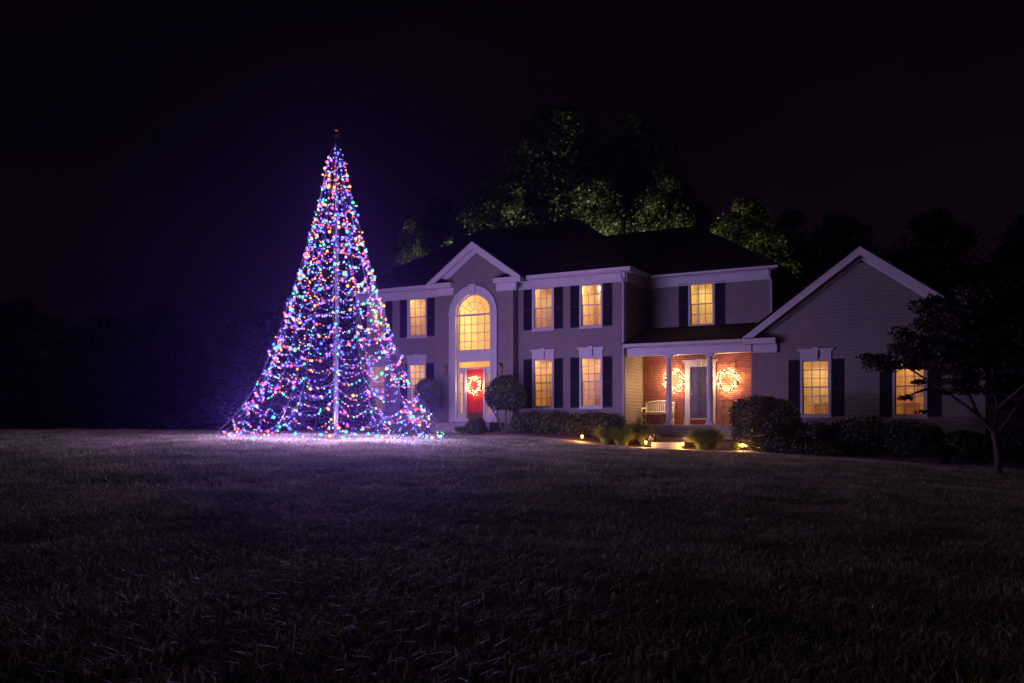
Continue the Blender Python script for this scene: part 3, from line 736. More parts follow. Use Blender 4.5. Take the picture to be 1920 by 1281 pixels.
MB().tube([(-w, .26, .84), (-w*.6, .27, .90), (-w*.2, .275, .925), (w*.2, .275, .925), (w*.6, .27, .90), (w, .26, .84)], .034, 6).build('back_rail', M['bench'], bt)
for i in range(14):
    x = -w+.08+i*(2*w-.16)/13; zt = .84+.085*(1-(x/w)**2)
    MB().obox((x, .228, (.5+zt)/2), ((1, 0, 0), (0, 1, -.2), (0, .2, 1)), .019, .008, (zt-.5)/2).build('back_slat', M['bench'], bt)
ct = empty('patio_chair', (-8.18, 32.0, 1.162), .15, 'rusty metal patio chair behind the right porch column', 'chair')
MB().tube([(-.24, -.22, .42), (.24, -.22, .42), (.26, .20, .40), (.24, .34, .95), (-.24, .34, .95), (-.26, .20, .40), (-.24, -.22, .42)], .013, 6).build('frame', M['metal'], ct)
for sg in (-1, 1):
    MB().tube([(sg*.25, .22, .0), (sg*.26, -.24, .02), (sg*.26, -.22, .42)], .012, 6).build('leg', M['metal'], ct)
    MB().tube([(sg*.27, -.15, .42), (sg*.29, -.12, .62), (sg*.28, .28, .66)], .012, 6).build('armrest', M['metal'], ct)
    MB().tube([(sg*.25, .22, .0), (sg*.2, .1, .42)], .012, 6).build('leg', M['metal'], ct)
rust = mat('rust_mesh', (.22, .10, .06), .8, var=.2)
m = MB()
for i in range(13): x = -.23+i*.0383; m.box(x-.009, x+.009, -.22, .22, .405, .412)
m.build('seat', rust, ct); m = MB()
for i in range(13): x = -.23+i*.0383; m.obox((x, .275, .68), ((1, 0, 0), (0, .97, -.25), (0, .25, .97)), .009, .003, .27)
for i in range(9): m.obox((0, .22+i*.014, .46+i*.054), ((1, 0, 0), (0, .97, -.25), (0, .25, .97)), .24, .004, .009)
m.build('backrest', rust, ct)

# ------------------------------------------------------------ foliage
def leaves(centers, radii, n, size, shell=.55, up=.3, seed=1, flat=1.0):
    r_ = np.random.default_rng(seed); C = np.array(centers, float); Rr = np.array(radii, float)
    if Rr.ndim == 1: Rr = np.c_[Rr, Rr, Rr*flat]
    wgt = (Rr[:, 0]*Rr[:, 1]*Rr[:, 2])**(2/3); idx = r_.choice(len(C), n, p=wgt/wgt.sum())
    d_ = r_.normal(size=(n, 3)); d_ /= np.linalg.norm(d_, axis=1)[:, None]
    rad = shell + (1-shell)*r_.random(n)**.6; rad *= 1+.10*np.sin(d_[:, 0]*7+idx)*np.cos(d_[:, 1]*6+d_[:, 2]*5)
    P = C[idx] + d_*rad[:, None]*Rr[idx]
    nrm = d_ + r_.normal(size=(n, 3))*.75 + np.array([0, 0, up]); nrm /= np.linalg.norm(nrm, axis=1)[:, None]
    a = np.cross(nrm, r_.normal(size=(n, 3))); a /= np.linalg.norm(a, axis=1)[:, None]; b = np.cross(nrm, a)
    s = size*(.6+.8*r_.random(n))[:, None]
    V = np.stack([P-a*s*.5, P+b*s*.32-a*s*.05, P+a*s*.55, P-b*s*.32-a*s*.05], 1)
    V[:, 1] += nrm*s*.08; V[:, 3] += nrm*s*.08
    return V.reshape(-1, 3)
def leaf_mesh(name, V, m_):
    n = len(V)//4; me = bpy.data.meshes.new(name); me.vertices.add(len(V)); me.vertices.foreach_set('co', V.ravel().astype(np.float32))
    me.loops.add(n*4); me.loops.foreach_set('vertex_index', np.arange(n*4)); me.polygons.add(n); me.polygons.foreach_set('loop_start', np.arange(n)*4)
    me.update(calc_edges=True); me.materials.append(m_); return me
def tree_parts(h, wd, seed, n=9000, size=.24, base=.22, m_=None, shape='oak'):
    r_ = random.Random(seed); C = []; Rr = []; tr = MB()
    tr.tube([(0, 0, -.3), (.05, 0, h*.15), (r_.uniform(-.2, .2), 0, h*.4), (r_.uniform(-.3, .3), r_.uniform(-.3, .3), h*.85)], [h*.022, h*.017, h*.012, h*.003], 8)
    k = 95
    for i in range(k):
        t = base + (1-base)*(i+.5)/k; a = r_.uniform(0, 2*PI)
        prof = math.sin(PI*min(max((t-base)/(1-base), 0)*.80+.16, 1))**.8 if shape == 'oak' else (1-(t-base)/(1-base))*.9+.1
        rad = wd*prof*r_.uniform(.35, .95); br = (wd*.175*r_.uniform(.7, 1.3))*(1 if shape == 'oak' else .7)
        c_ = (rad*math.cos(a), rad*math.sin(a), h*t*.97-br*.4); C.append(c_); Rr.append((br, br, br*r_.uniform(.7, 1.0)))
        if i % 3 == 0: tr.tube([(0, 0, h*t*.7), (c_[0]*.5, c_[1]*.5, h*t*.85), c_], [h*.006, h*.004, h*.0015], 5)
    C.append((0, 0, h*(base+.95)/2)); Rr.append((wd*.95, wd*.95, h*(1-base)*.47)) if shape == 'oak' else Rr.append((wd*.5, wd*.5, h*.4))
    return leaf_mesh('crown', leaves(C, Rr, n, size, .25, .3, seed), m_), tr.mesh('trunk', M['bark'])
TM = [tree_parts(20, 4.2, 1, 42000, .24, .18, M['leaf']), tree_parts(20, 4.6, 2, 42000, .24, .15, M['leaf']),
      tree_parts(10, 4.2, 3, 12000, .24, .08, M['leafdark']), tree_parts(10, 3.0, 4, 9000, .22, .06, M['leafdark'], 'cone'), tree_parts(20, 4.4, 5, 34000, .27, .12, M['leafdark'])]
A_ = R(28.6); Fv = np.array((-math.sin(A_), math.cos(A_))); Rv = np.array((math.cos(A_), math.sin(A_)))
def spot_at(z, r): p = Fv*z + Rv*r; return float(p[0]), float(p[1])
def big(z, r, h, wd, kind, label, group, rz=0, name='tree'):
    x, y = spot_at(z, r); me_c, me_t = TM[kind]; bh = (20, 20, 10, 10, 20)[kind]; bw_ = (4.2, 4.6, 4.2, 3.0, 4.4)[kind]
    t = empty(name, (x, y, g1(x, y)), rz, label, 'tree', group); sx = wd/bw_; sz = h/bh
    link('trunk', me_t, t, None, None, (sx, sx, sz)); link('crown', me_c, t, None, None, (sx, sx, sz)); return t
GB = 'trees behind the house'; GL = 'trees along the far left edge'
for q in (
    (55, 3.0, 21.6, 4.9, 0, 'tallest green tree above the middle of the main roof', GB, .5),
    (57, 8.0, 21.4, 4.6, 1, 'tall rounded tree right of the tallest, above the roof valley', GB, 1.9),
    (52, -1.3, 15.6, 3.4, 0, 'mid height green tree left of the tallest behind the roof', GB, 2.7),
    (56, -4.4, 15.4, 3.4, 4, 'darker tree left above the centre gable', GB, 0.3),
    (51, -.25, 15.0, 3.3, 1, 'shorter light leaved tree just above the main ridge', GB, 4.1),
    (49.5, 4.6, 15.0, 3.0, 0, 'shorter leafy tree right behind the roof vent pipe', GB, 5.2),
    (48, 8.4, 14.6, 2.6, 1, 'narrow leafy tree behind the ridge of the recessed block', GB, 3.3),
    (53, -6.0, 13.4, 2.4, 0, 'small leafy tree left above the centre gable roof', GB, 1.3),
    (60, 11.9, 17.5, 3.8, 4, 'dark tall tree right of the rounded one', GB, .9),
    (46, 12.6, 12.8, 3.0, 1, 'bright leaved tree behind the right end of the roof', GB, 2.2),
    (52, 16.8, 13.8, 3.2, 4, 'dark tree behind the gap before the side gable', GB, 3.9),
    (58, 22.5, 15.2, 4.0, 4, 'dark tree behind the side gable peak', GB, 5.7),
    (60, 29.5, 15.8, 4.6, 4, 'dark broad tree at the right edge behind the wing', GB, 1.1),
    (62, 38.0, 16.5, 5.0, 4, 'dark tree farthest right behind the small tree', GB, 2.1),
    (62, 5.6, 19.5, 5.2, 4, 'dark tree filling the gap between the two tallest behind the roof', GB, 5.1),
    (60, -.6, 17.0, 4.4, 4, 'dark tree behind and left of the tallest', GB, 1.6),
    (60, -10.0, 9.0, 3.6, 4, 'low dark tree behind the left end of the house', GB, .2),
    (80, -46.5, 12.6, 7.0, 2, 'dark broad tree in the far left corner of the view', GL, .2),
    (80, -38.5, 11.2, 5.4, 2, 'dark tree second from the left on the far treeline', GL, 1.4),
    (84, -32.0, 9.0, 4.2, 2, 'low dark tree in the dip of the far left treeline', GL, 2.9),
    (74, -30.6, 11.4, 4.4, 2, 'domed dark tree standing out in the far left treeline', GL, 3.6),
    (82, -27.3, 10.6, 3.4, 3, 'pointed dark tree right of the domed one', GL, 4.4),
    (78, -23.5, 11.4, 4.2, 2, 'dark spreading tree left of the lit tree', GL, .8),
    (70, -33.0, 6.2, 6.5, 2, 'low dark bushy tree in front of the far treeline', GL, 5.5),
    (70, -42.0, 7.0, 7.0, 2, 'low wide tree at the left below the treeline', GL, 2.5),
    (44, -11.2, 7.4, 3.5, 3, 'dense conifer standing behind the left side of the lit tree', GL, 1.0),
    (48, -15.0, 6.0, 3.6, 3, 'lower conifer left of the dense one behind the lit tree', GL, 2.0),
    (75, -17.0, 9.0, 5.0, 2, 'dark tree seen through the lit tree', GL, 3.0)): big(*q)

# bushes
def bush(name, x, y, blobs, n, size, m_, label, cat, group=None, stems=None, shell=.72, seed=1):
    z0 = g1(x, y); t = empty(name, (x, y, z0), 0, label, cat, group); rj = random.Random(seed+100); blobs = list(blobs)
    for i in range(14):
        b = rj.choice(blobs[:4]); a = rj.uniform(0, 6.28); e = rj.uniform(-.5, 1.2); q = .8
        blobs.append((b[0]+b[3]*q*math.cos(a)*math.cos(e), b[1]+b[4]*q*math.sin(a)*math.cos(e), b[2]+b[5]*q*math.sin(e), b[3]*.30, b[4]*.30, b[5]*.34))
    V = leaves([b[:3] for b in blobs], [b[3:] for b in blobs], n, size, shell, .2, seed)
    link('foliage', leaf_mesh('foliage', V, m_), t)
    st = MB(); rs = random.Random(seed)
    if stems:
        for s_ in stems: st.tube(s_[0], s_[1], 7)
    else:
        for i in range(6):
            b = blobs[rs.randrange(len(blobs))]; st.tube([(b[0]*.3, b[1]*.3, -.05), (b[0]*.8, b[1]*.8, b[2]*.6), (b[0], b[1], b[2])], [.03, .02, .008], 5)
    st.build('stem', M['bark'], t); return t
bush('topiary_shrub', -19.35, 28.35, [(0, 0, 1.50, .56, .55, .62), (.05, 0, 1.75, .42, .42, .42), (0.05, 0, 1.2, .5, .5, .4)], 9000, .055, M['box'], 'round clipped shrub on bare stems left of the front door', 'shrub', 'clipped shrubs',
     [([(0, 0, -.05), (-.05, 0, .5), (-.15, 0, 1.1)], [.03, .025, .015]), ([(.05, 0, -.05), (.12, 0, .5), (.15, .05, 1.1)], [.028, .022, .015]), ([(0, 0, -.05), (.02, .05, .6), (.0, .1, 1.2)], [.025, .02, .012])], .8, 11)
bush('topiary_shrub', -15.82, 28.4, [(0, 0, 1.52, .80, .7, .62), (.1, 0, 1.80, .6, .55, .42), (-.3, 0, 1.25, .45, .5, .38), (.45, 0, 1.2, .45, .5, .35)], 14000, .06, M['box'], 'wide rounded shrub on splayed stems right of the front door', 'shrub', 'clipped shrubs',
     [([(0, 0, -.05), (-.15, 0, .3), (-.5, -.1, 1.0)], [.045, .035, .02]), ([(.02, 0, -.05), (.06, 0, .5), (.1, 0, 1.2)], [.045, .035, .02]), ([(.05, 0, -.05), (.3, .05, .5), (.45, 0, 1.1)], [.04, .03, .02]), ([(-.15, 0, .3), (-.3, -.05, .7), (-.25, -.1, 1.1)], [.03, .02, .012])], .75, 12)
bush('tall_shrub', -23.6, 28.9, [(0, 0, 1.5, .9, .8, 1.3), (-.3, 0, 2.4, .75, .7, 1.0), (.5, 0, 1.0, .8, .7, .9), (-.2, 0, 3.1, .5, .5, .7)], 16000, .07, M['leafdark'], 'tall dark shrub at the left corner of the house, seen through the lit tree', 'shrub', None, None, .5, 41)
hb = []
rs = random.Random(5)
for i in range(16):
    xx = -1.9+i*.26; hb.append((xx+rs.uniform(-.1, .1), rs.uniform(-.45, .45), .45+rs.uniform(-.1, .1)-.10*abs(i-7)/8, .52, .5, .42))
bush('yew_hedge', -13.2, 28.3, hb, 26000, .06, M['box'], 'long low spreading hedge under the right front windows', 'hedge', None, None, .6, 13)
bush('boxwood_shrub', -16.6, 27.55, [(0, 0, .30, .36, .36, .36), (.1, .1, .36, .28, .3, .3)], 4500, .045, M['box'], 'small dark ball shrub at the foot of the front steps', 'shrub', 'low shrubs along the beds', None, .7, 14)
bush('round_bush', -5.98, 27.8, [(0, 0, .95, 1.12, .95, .82), (-.3, 0, 1.2, .8, .75, .62), (.4, 0, 1.1, .75, .8, .62), (0, -.2, .5, .95, .8, .5)], 26000, .055, M['box'], 'biggest round clipped bush, covering the porch\'s right edge', 'bush', 'clipped shrubs', None, .78, 15)
for q in ((-4.55, 27.9, .85, .62, 'low dark bush under the left garage window', 16), (-3.2, 28.2, 1.05, .75, 'dark mound shaped bush between the two garage windows', 17),
          (-1.75, 28.1, 1.0, .70, 'dark bush under the right garage window', 18), (-.35, 28.4, 1.1, .52, 'dark low bush right of the garage windows', 19), (1.3, 28.6, 1.2, .62, 'dark bush behind the small tree\'s trunk', 20)):
    x, y, a, h_, lb, sd = q
    bush('boxwood_shrub', x, y, [(0, 0, h_, a*.85, .7, h_*.62), (-.35*a, 0, h_*.9, a*.5, .5, h_*.55), (.4*a, .1, h_*.85, a*.5, .5, h_*.55), (0, -.1, h_*.45, a*.8, .6, h_*.45)], 11000, .06, M['leafdark'], lb, 'shrub', 'low shrubs along the beds', None, .65, sd)
bush('low_shrub', -5.0, 26.95, [(0, 0, .28, .75, .4, .28), (.8, .1, .22, .6, .4, .25), (-.7, .1, .3, .5, .4, .3)], 5000, .06, M['box'], 'straggly ground shrub beside the last path light', 'shrub', 'low shrubs along the beds', None, .5, 21)
# ornamental grasses
def reed_mesh(seed, n, h, spread, wdt=.010):
    rs = random.Random(seed); m = MB()
    for i in range(n):
        a = rs.uniform(0, 2*PI); r0 = spread*.28*math.sqrt(rs.random()); d_ = Vector((math.cos(a), math.sin(a), 0)); b = d_*r0
        hh = h*rs.uniform(.65, 1.1); out = spread*rs.uniform(.3, 1.0); s_ = Vector((-d_.y, d_.x, 0))
        P = [b+d_*(out*t**1.8)+Vector((0, 0, hh*(1.25*t-.45*t*t*(.6+out/spread)))) for t in (0, .33, .66, .88, 1)]
        W_ = [wdt, wdt, wdt*.8, wdt*.5, .001]; vs = []
        for p, w_ in zip(P, W_): vs += [p-s_*w_*.5, p+s_*w_*.5]
        m.add(vs, [(2*k, 2*k+1, 2*k+3, 2*k+2) for k in range(4)])
    return m.mesh('blades', M['reed'])
RM = [reed_mesh(1, 1300, .80, .75, .015), reed_mesh(2, 2200, 1.0, 1.05, .016)]
GR = 'ornamental grasses in the bed'
for x, y, k, s_, lb in ((-11.25, 27.5, 0, .95, 'clump of arching grass at the right end of the hedge'), (-10.6, 27.25, 0, .95, 'second arching grass clump from the hedge, before the bench'), (-10.45, 28.3, 0, 1.1, 'grass clump farther back, directly below the bench'),
                      (-9.95, 27.75, 0, .85, 'grass clump nearest the left side of the porch path'), (-7.72, 27.25, 1, .92, 'largest rounded grass mound right of the porch path'), (-17.3, 27.6, 0, .5, 'short tufted grass at the front steps'),
                      (-16.95, 27.5, 0, .42, 'small spiky tuft beside the ball shrub'), (-.9, 26.8, 0, .9, 'dark strappy grass clump near the right end of the bed'), (-6.75, 27.3, 0, .45, 'low grass tuft between the mound and the round bush')):
    t = empty('ornamental_grass', (x, y, g1(x, y)+.03), random.uniform(0, 6), lb, 'grass clump', GR); t.scale = (s_, s_, s_)
    me_ = RM[k]
    if 'dark strappy' in lb: me_ = RM[k].copy(); me_.materials[0] = M['leafdark']
    o = link('blades', me_, t); o['kind'] = 'stuff'
# white flowers
fx, fy = -9.72, 27.55; t = empty('flowering_plant', (fx, fy, g1(fx, fy)), 0, 'small plant with white flowers beside the porch path', 'plant')
link('foliage', leaf_mesh('foliage', leaves([(0, 0, .2)], [(.22, .2, .2)], 500, .06, .3, .3, 3), M['box']), t)
m = MB()
for i in range(16):
    a = random.uniform(0, 6.28); r_ = random.uniform(0, .2); c = Vector((r_*math.cos(a), r_*math.sin(a), random.uniform(.25, .45)))
    for k in range(5): b = 2*PI*k/5; m.add([c, c+Vector((.03*math.cos(b-.5), -.01, .03*math.sin(b-.5))), c+Vector((.04*math.cos(b), -.012, .04*math.sin(b))), c+Vector((.03*math.cos(b+.5), -.01, .03*math.sin(b+.5)))], [(0, 1, 2, 3)])
m.build('flowers', M['petal'], t)

# small tree on the right
tx, ty = .45, 24.8; t = empty('small_tree', (tx, ty, g1(tx, ty)), 0, 'small dark leaved tree with forked trunk in front of the side wing', 'tree')
tr = MB()
tr.tube([(0, 0, -.1), (.02, 0, .4), (-.03, 0, .85), (-.08, 0, 1.15)], [.11, .085, .08, .085], 9)
limbs = [[(-.08, 0, 1.1), (-.45, -.1, 1.55), (-1.1, -.2, 2.1), (-2.0, -.3, 2.75), (-2.9, -.3, 3.05)], [(-.08, 0, 1.1), (.0, .1, 1.7), (-.1, .2, 2.6), (-.2, .1, 4.6)],
         [(-.03, 0, 1.0), (.35, .1, 1.6), (.9, .1, 2.6), (1.6, 0, 4.0)], [(-.45, -.1, 1.55), (-.7, .3, 2.2), (-1.0, .5, 3.2), (-1.3, .5, 4.1)], [(-1.1, -.2, 2.1), (-1.6, -.6, 2.2), (-2.1, -.8, 2.0)],
         [(.0, .1, 1.7), (.5, -.5, 2.2), (.9, -.9, 2.6)], [(.9, .1, 2.4), (1.6, .4, 2.3), (2.4, .4, 2.2)]]
for l_ in limbs: tr.tube(l_, list(np.linspace(.06, .012, len(l_))), 6)
tr.build('trunk', M['palebark'], t)
bl = []; rs = random.Random(9)
for i in range(64):
    a = rs.uniform(0, 2*PI); q = math.sqrt(rs.random()); xx = .15+2.9*q*math.cos(a); yy = 1.7*q*math.sin(a); zt = 5.0-.40*abs(xx-.4)**1.25
    bl.append((xx, yy, rs.uniform(2.1+.1*abs(xx), max(zt, 2.5)), rs.uniform(.35, .65), rs.uniform(.35, .6), rs.uniform(.13, .24)))
for i in range(34): bl.append((rs.uniform(-1.7, .9), rs.uniform(-1, 1), rs.uniform(3.2, 4.7)-.25*max(0, -i*0), .5, .5, .22))
for i in range(14): bl.append((rs.uniform(-2.4, -1.0), rs.uniform(-.8, .6), rs.uniform(2.6, 3.6), .5, .45, .18))
for i in range(16): bl.append((rs.uniform(-.7, .7), rs.uniform(-.9, .6), rs.uniform(3.0, 4.3), .5, .5, .2))
for i in range(20): bl.append((rs.uniform(-1.5, -.1), rs.uniform(-.5, .5), rs.uniform(3.75, 4.65), .42, .4, .2))
bl = [b for b in bl if not (-2.75 < b[0] < -1.35 and b[2] < 2.85)]
bl += [(-1.75, -.5, 2.4, .28, .25, .07), (-2.7, -.2, 2.95, .4, .35, .14), (-3.0, -.3, 3.1, .3, .3, .10), (-2.2, -.3, 3.1, .5, .4, .2), (-2.05, -.8, 1.98, .26, .2, .06), (-1.6, -.6, 1.62, .25, .2, .06)]
link('crown', leaf_mesh('crown', leaves([b[:3] for b in bl], [b[3:] for b in bl], 56000, .095, .1, .6, 31), M['redleaf']), t)

# ------------------------------------------------------------ path lights
plb = emit('path_light_globe', (1, .50, .14), 7, .5)
def path_light(x, y, label):
    t = empty('path_light', (x, y, g1(x, y)+.03), 0, label, 'path light', 'lit path lights along the bed')
    MB().tube([(0, 0, -.1), (0, 0, .14)], .011, 6).build('stake', M['metal'], t)
    MB().lathe([(.0, .14), (.03, .14), (.045, .17), (.048, .23), (.04, .25), (0, .25)], 12).build('lamp_glass', plb, t)
    MB().lathe([(0, .30), (.02, .295), (.075, .262), (.075, .255), (.0, .252)], 14).build('cap', M['metal'], t)
    lamp('lamp_light', (0, -.0, .20), 45, (1, .45, .13), .03, t)
    lamp('lamp_light', (0, -.075, .19), 22, (1, .45, .13), .02, t)
for x, y, lb in ((-11.90, 26.85, 'path light at the hedge, leftmost of the lit ones'), (-9.68, 27.05, 'path light at the left corner of the porch path step'),
                 (-8.42, 27.05, 'path light at the right corner of the porch path step'), (-6.52, 27.2, 'path light in front of the big round bush')): path_light(x, y, lb)

# ------------------------------------------------------------ string light tree
TX, TY = -16.50, 19.50; TZ = g1(TX, TY)
lt = empty('light_tree', (TX, TY, TZ), 0, 'tall cone of multicoloured string lights around a white pole on the lawn', 'light tree')
HP = [0, .1, .8, 1.63, 2.92, 5.03, 6.9, 7.7, 8.3, 8.55, 9.3]; RP = [3.35, 3.2, 2.72, 2.2, 1.68, 1.02, .50, .34, .22, .10, .05]
def prof(h): return float(np.interp(h, HP, RP))
MB().tube([(0, 0, -.2), (0, 0, 2.2)], .045, 12).tube([(0, 0, 2.2), (0, 0, 5.4)], .038, 12).tube([(0, 0, 5.4), (0, 0, 8.75)], .030, 12).build('pole', M['pole'], lt)
m = MB(); m.tube([(0, 0, 8.7), (0, 0, 9.0)], .02, 8)
m.lathe([(0, 8.86), (.06, 8.87), (.06, 8.90), (0, 8.91)], 12); m.tube([(-.16, 0, 8.90), (.16, 0, 8.92)], .012, 6); m.tube([(.09, 0, 8.9), (.12, 0, 8.6), (.08, 0, 8.4)], .008, 6); m.build('top_bracket', M['pole'], lt)
tb = mat('copper_ball', (.45, .12, .05), .15, metal=1)
MB().lathe([(.0, 9.0), (.05, 9.01), (.085, 9.05), (.095, 9.10), (.085, 9.15), (.05, 9.185), (0, 9.195)], 16).build('finial_ball', tb, lt)
rs = random.Random(21)
NR = 14
ra = [2*PI*(i+rs.uniform(-.2, .2))/NR for i in range(NR)]
for a in ra:
    hs = [0, .1, .8, 1.63, 2.92, 5.03, 6.9, 8.0, 8.6]; P = []
    for h in hs:
        r_ = prof(h)*(1 if h > .5 else 1.0); gz = g1(TX+r_*math.cos(a), TY+r_*math.sin(a))-TZ
        P.append((r_*math.cos(a), r_*math.sin(a), max(h, gz+.02) if h < .5 else h))
    rr = 3.5; P = [(rr*math.cos(a), rr*math.sin(a), g1(TX+rr*math.cos(a), TY+rr*math.sin(a))-TZ-.02)] + P[2:]
    MB().tube(P, .005, 4).build('guy_rope', M['wire'], lt)
    MB().tube([(P[0][0]*1.01, P[0][1]*1.01, P[0][2]-.15), (P[0][0], P[0][1], P[0][2]+.09)], .012, 6).build('ground_peg', M['metal'], lt)
for k in range(3): MB().tube([(.07*math.cos(k*2), .07*math.sin(k*2), .3), (.09*math.cos(k*2), .09*math.sin(k*2), 4), (.06*math.cos(k*2), .06*math.sin(k*2), 8.5)], .007, 4).build('supply_cable', M['wire'], lt)
BC = {'blue': (.05, .07, 1.0), 'violet': (.19, .07, 1.0), 'red': (1.0, .035, .07), 'orange': (1.0, .27, .03), 'green': (.02, .72, .28)}
names = list(BC); wts = [.36, .15, .17, .16, .16]
bulbs = []
def place(p, rs):
    c_ = rs.choices(range(5), wts)[0]; s_ = rs.choice((.4, .45, .5, .55, .65, .8, 1.0, 1.3)); bulbs.append((p, c_, s_))
h = .22; rowi = 0
while h < 8.5:
    a0 = rs.uniform(0, 6); m = MB(); P = []; n_ = NR
    r0 = prof(h); step = .29 + .12*min(1, max(0, (3-h)/3))
    sag = min(.34, r0*.34)
    hv = [h+rs.uniform(-.16, .16) if h > .4 else h+rs.uniform(-.05, .12) for _ in range(n_)]
    sg_ = [sag*rs.uniform(.2, 1.3) for _ in range(n_)]
    for i in range(n_):
        a, b = ra[i], ra[(i+1) % n_] + (2*PI if i == n_-1 else 0); h0, h1 = hv[i], hv[(i+1) % n_]
        for k in range(8):
            t_ = k/8; hh = h0+(h1-h0)*t_ - sg_[i]*4*t_*(1-t_); hh = max(hh, .10); r_ = prof((h0+h1)/2)*(1-.04*math.sin(PI*t_))+rs.uniform(-.02, .03); an = a+(b-a)*t_+rs.uniform(-.01, .01)
            x, y = r_*math.cos(an), r_*math.sin(an)
            P.append((x, y, max(hh, g1(TX+x, TY+y)-TZ+.06)))
    P.append(P[0]); m.tube(P, .0035, 4, caps=False); m.build('light_string', M['wire'], lt)
    acc = rs.uniform(0, .2)
    for i in range(len(P)-1):
        d_ = (Vector(P[i+1])-Vector(P[i])).length; acc -= d_
        while acc < 0:
            q = Vector(P[i]).lerp(Vector(P[i+1]), rs.random()); q += Vector((q.x, q.y, 0))*.02*rs.uniform(-.5, 2)/max(r0, .1) + Vector((rs.gauss(0, .015), rs.gauss(0, .015), rs.uniform(-.05, .02)))
            place(tuple(q), rs); acc += rs.uniform(.06, .165) if h < 6.5 else rs.uniform(.09, .22)
    h += step; rowi += 1
for a in ra[::2]:                      # strings hanging down beside the ropes near the top
    h = 5.4
    while h < 8.6:
        r_ = prof(h)*rs.uniform(.35, 1.05); an = a+rs.uniform(-.3, .3); place((r_*math.cos(an), r_*math.sin(an), h), rs); h += rs.uniform(.12, .3)
shells = [emit('bulb_halo_cap_'+k, c, 3.4, .55) for k, c in BC.items()]  # emissive caps stand in for the coloured halo around each core
cores = [emit('bulb_core_'+k, tuple(.94*x+.06 for x in c), 15.0) for k, c in BC.items()]
v1, f1 = ico_data(.036, 2); v0, f0 = ico_data(.018, 1); bme = []
for i in range(5):
    b_ = MB(); b_.add(v1, f1, 0, True); b_.add(v0, f0, 1, True); bme.append(b_.mesh('light_bulb', [shells[i], cores[i]]))
def camdist(p): return (Vector((TX, TY, TZ))+Vector(p)-Vector((0, 0, EYE))).length
bulbs.sort(key=lambda b: camdist(b[0])-b[2]*3)
for p, c_, s_ in bulbs[:300]: link('light_bulb', bme[c_], lt, p, None, s_)
rest = MB(); v1s, f1s = ico_data(.036, 1)
for p, c_, s_ in bulbs[300:]:
    rest.add([(p[0]+a*s_, p[1]+b*s_, p[2]+c*s_) for a, b, c in v1s], f1s, c_*2, True); rest.add([(p[0]+a*s_, p[1]+b*s_, p[2]+c*s_) for a, b, c in v0], f0, c_*2+1, True)
o = rest.build('light_bulbs', [m_ for i in range(5) for m_ in (shells[i], cores[i])], lt); o['kind'] = 'stuff'
print('BULBS', len(bulbs))
NL = 90; rs.shuffle(bulbs)
pick = sorted(bulbs, key=lambda b: b[0][2])[::max(1, len(bulbs)//NL)][:NL]; wsum = sum(1+6*math.exp(-b[0][2]/1.0) for b in pick)
for i, (p, c_, s_) in enumerate(pick):
    mixc = BC[names[c_]]; t_ = TREE_P[1]
    col = tuple(.72*t_[j]+.28*mixc[j] for j in range(3))
    q = Vector(p); q.x *= .93; q.y *= .93; q.z = max(q.z, .65)
    lamp('bulb_light', q, TREE_P[0]*(1+6*math.exp(-p[2]/1.0))/wsum, col, .05, lt)

# ------------------------------------------------------------ floodlights behind the house
def flood(x, y, z, tgt, pw, label):
    t = empty('floodlight', (x, y, z), 0, label, 'floodlight')
    MB().box(-.04, .04, -.03, 0, -.12, .12).build('bracket', M['metal'], t)
    MB().box(-.16, .16, .03, .12, -.1, .1).build('housing', M['metal'], t)
    MB().box(-.14, .14, .121, .125, -.085, .085).build('lamp_glass', bulbwarm, t)
    l_ = lamp('flood_light', (x, y+.2, z), pw, (1, .92, .55), .1, None, 95, tgt); l_.parent = t; l_.location = (0, .2, 0)
flood(-21.5, 40.02, 4.4, (-25, 46, 14), 7200, 'floodlight on the back wall behind the centre gable')
flood(-15.5, 40.02, 4.4, (-19, 50, 15), 8000, 'floodlight on the back wall behind the main block')
flood(-9.5, 40.02, 4.4, (-13, 46, 11), 1500, 'floodlight on the back wall behind the recessed block')

# ------------------------------------------------------------ lawn
def clump(seed, n, h, w_, spread):
    rs = random.Random(seed); m = MB()
    for i in range(n):
        a = rs.uniform(0, 2*PI); r0 = spread*math.sqrt(rs.random()); b = Vector((r0*math.cos(a), r0*math.sin(a), -.01)); a2 = rs.uniform(0, 2*PI); d_ = Vector((math.cos(a2), math.sin(a2), 0)); s_ = Vector((-d_.y, d_.x, 0))
        hh = h*rs.uniform(.4, 1.15); lean = hh*rs.uniform(.1, 1.3); w2 = w_*rs.uniform(.6, 1.2)
        p0, p1, p2 = b, b+d_*lean*.35+Vector((0, 0, hh*.6)), b+d_*lean+Vector((0, 0, hh*rs.uniform(.7, 1)))
        m.add([p0-s_*w2*.4, p0+s_*w2*.4, p1+s_*w2*.5, p1-s_*w2*.5, p2], [(0, 1, 2, 3), (3, 2, 4)])
    return m.mesh('grass_tuft', M['lawnblade'])
gc = bpy.data.collections.new('lawn_tufts')
for k in range(5):
    o = bpy.data.objects.new('grass_tuft', clump(k, 28, .095, .0115, .15)); gc.objects.link(o)
def scatter(n, zmin, zmax, pw_):
    z = zmin+(zmax-zmin)*rng.random(n)**pw_; r = z*(rng.random(n)*1.36-.68)
    return np.c_[Fv[0]*z+Rv[0]*r, Fv[1]*z+Rv[1]*r]
P = np.vstack([scatter(16000, 3.2, 12, .55), scatter(42000, 10, 34, .62)])
bad = (P[:, 0] > -17.6) & (P[:, 1] > yw(P[:, 0])-.55) | ((P[:, 0] > -19.0) & (P[:, 0] <= -17.6) & (P[:, 1] > 26.9)) | (P[:, 1] > 30.0)
P = P[~bad]; Z = ground(P[:, 0], P[:, 1])
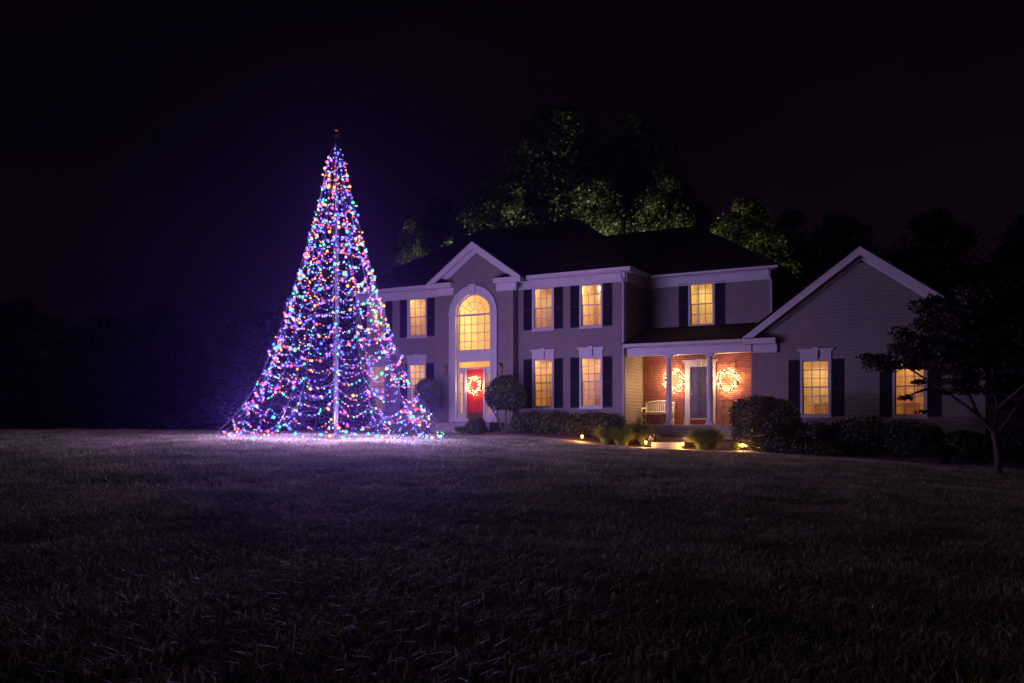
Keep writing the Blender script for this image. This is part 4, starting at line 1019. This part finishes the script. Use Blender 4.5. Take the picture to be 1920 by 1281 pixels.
me = bpy.data.meshes.new('lawn_grass'); me.from_pydata(np.c_[P, Z].tolist(), [], []); go = tag(link('lawn_grass', me), 'short tousled lawn grass covering the front yard', 'grass', kind='stuff')
ng = bpy.data.node_groups.new('grow_lawn', 'GeometryNodeTree'); ng.interface.new_socket('Geometry', in_out='INPUT', socket_type='NodeSocketGeometry'); ng.interface.new_socket('Geometry', in_out='OUTPUT', socket_type='NodeSocketGeometry')
N = ng.nodes; gi = N.new('NodeGroupInput'); gout = N.new('NodeGroupOutput'); mtp = N.new('GeometryNodeMeshToPoints'); iop = N.new('GeometryNodeInstanceOnPoints'); ci = N.new('GeometryNodeCollectionInfo')
ci.inputs['Collection'].default_value = gc; ci.inputs['Separate Children'].default_value = True; ci.inputs['Reset Children'].default_value = True
rv = N.new('FunctionNodeRandomValue'); rv.data_type = 'FLOAT_VECTOR'; rv.inputs[0].default_value = (-.12, -.12, 0); rv.inputs[1].default_value = (.12, .12, 6.28)
rs2 = N.new('FunctionNodeRandomValue'); rs2.data_type = 'FLOAT'; rs2.inputs['Min'].default_value = .6; rs2.inputs['Max'].default_value = 1.35; rs2.inputs['Seed'].default_value = 3
ng.links.new(gi.outputs[0], mtp.inputs['Mesh']); ng.links.new(mtp.outputs[0], iop.inputs['Points']); ng.links.new(ci.outputs[0], iop.inputs['Instance']); iop.inputs['Pick Instance'].default_value = True
ng.links.new(rv.outputs[0], iop.inputs['Rotation']); ng.links.new([s for s in rs2.outputs if s.enabled][0], iop.inputs['Scale']); ng.links.new(iop.outputs[0], gout.inputs[0])
md = go.modifiers.new('grow', 'NODES'); md.node_group = ng

# ------------------------------------------------------------ haze
hz = bpy.data.materials.new('glow_haze'); hz.use_nodes = True; n = hz.node_tree; n.nodes.clear()
pv = n.nodes.new('ShaderNodeVolumePrincipled'); pv.inputs['Color'].default_value = (.40, .24, 1.0, 1); pv.inputs['Density'].default_value = HAZE; pv.inputs['Anisotropy'].default_value = .9  # violet tint put into the haze to imitate the glow around the light tree
oo = n.nodes.new('ShaderNodeOutputMaterial'); n.links.new(pv.outputs[0], oo.inputs['Volume'])
MB().box(-155, 155, -65, 155, -3, 25).build('haze', hz); tag(bpy.data.objects['haze'], kind='stuff')
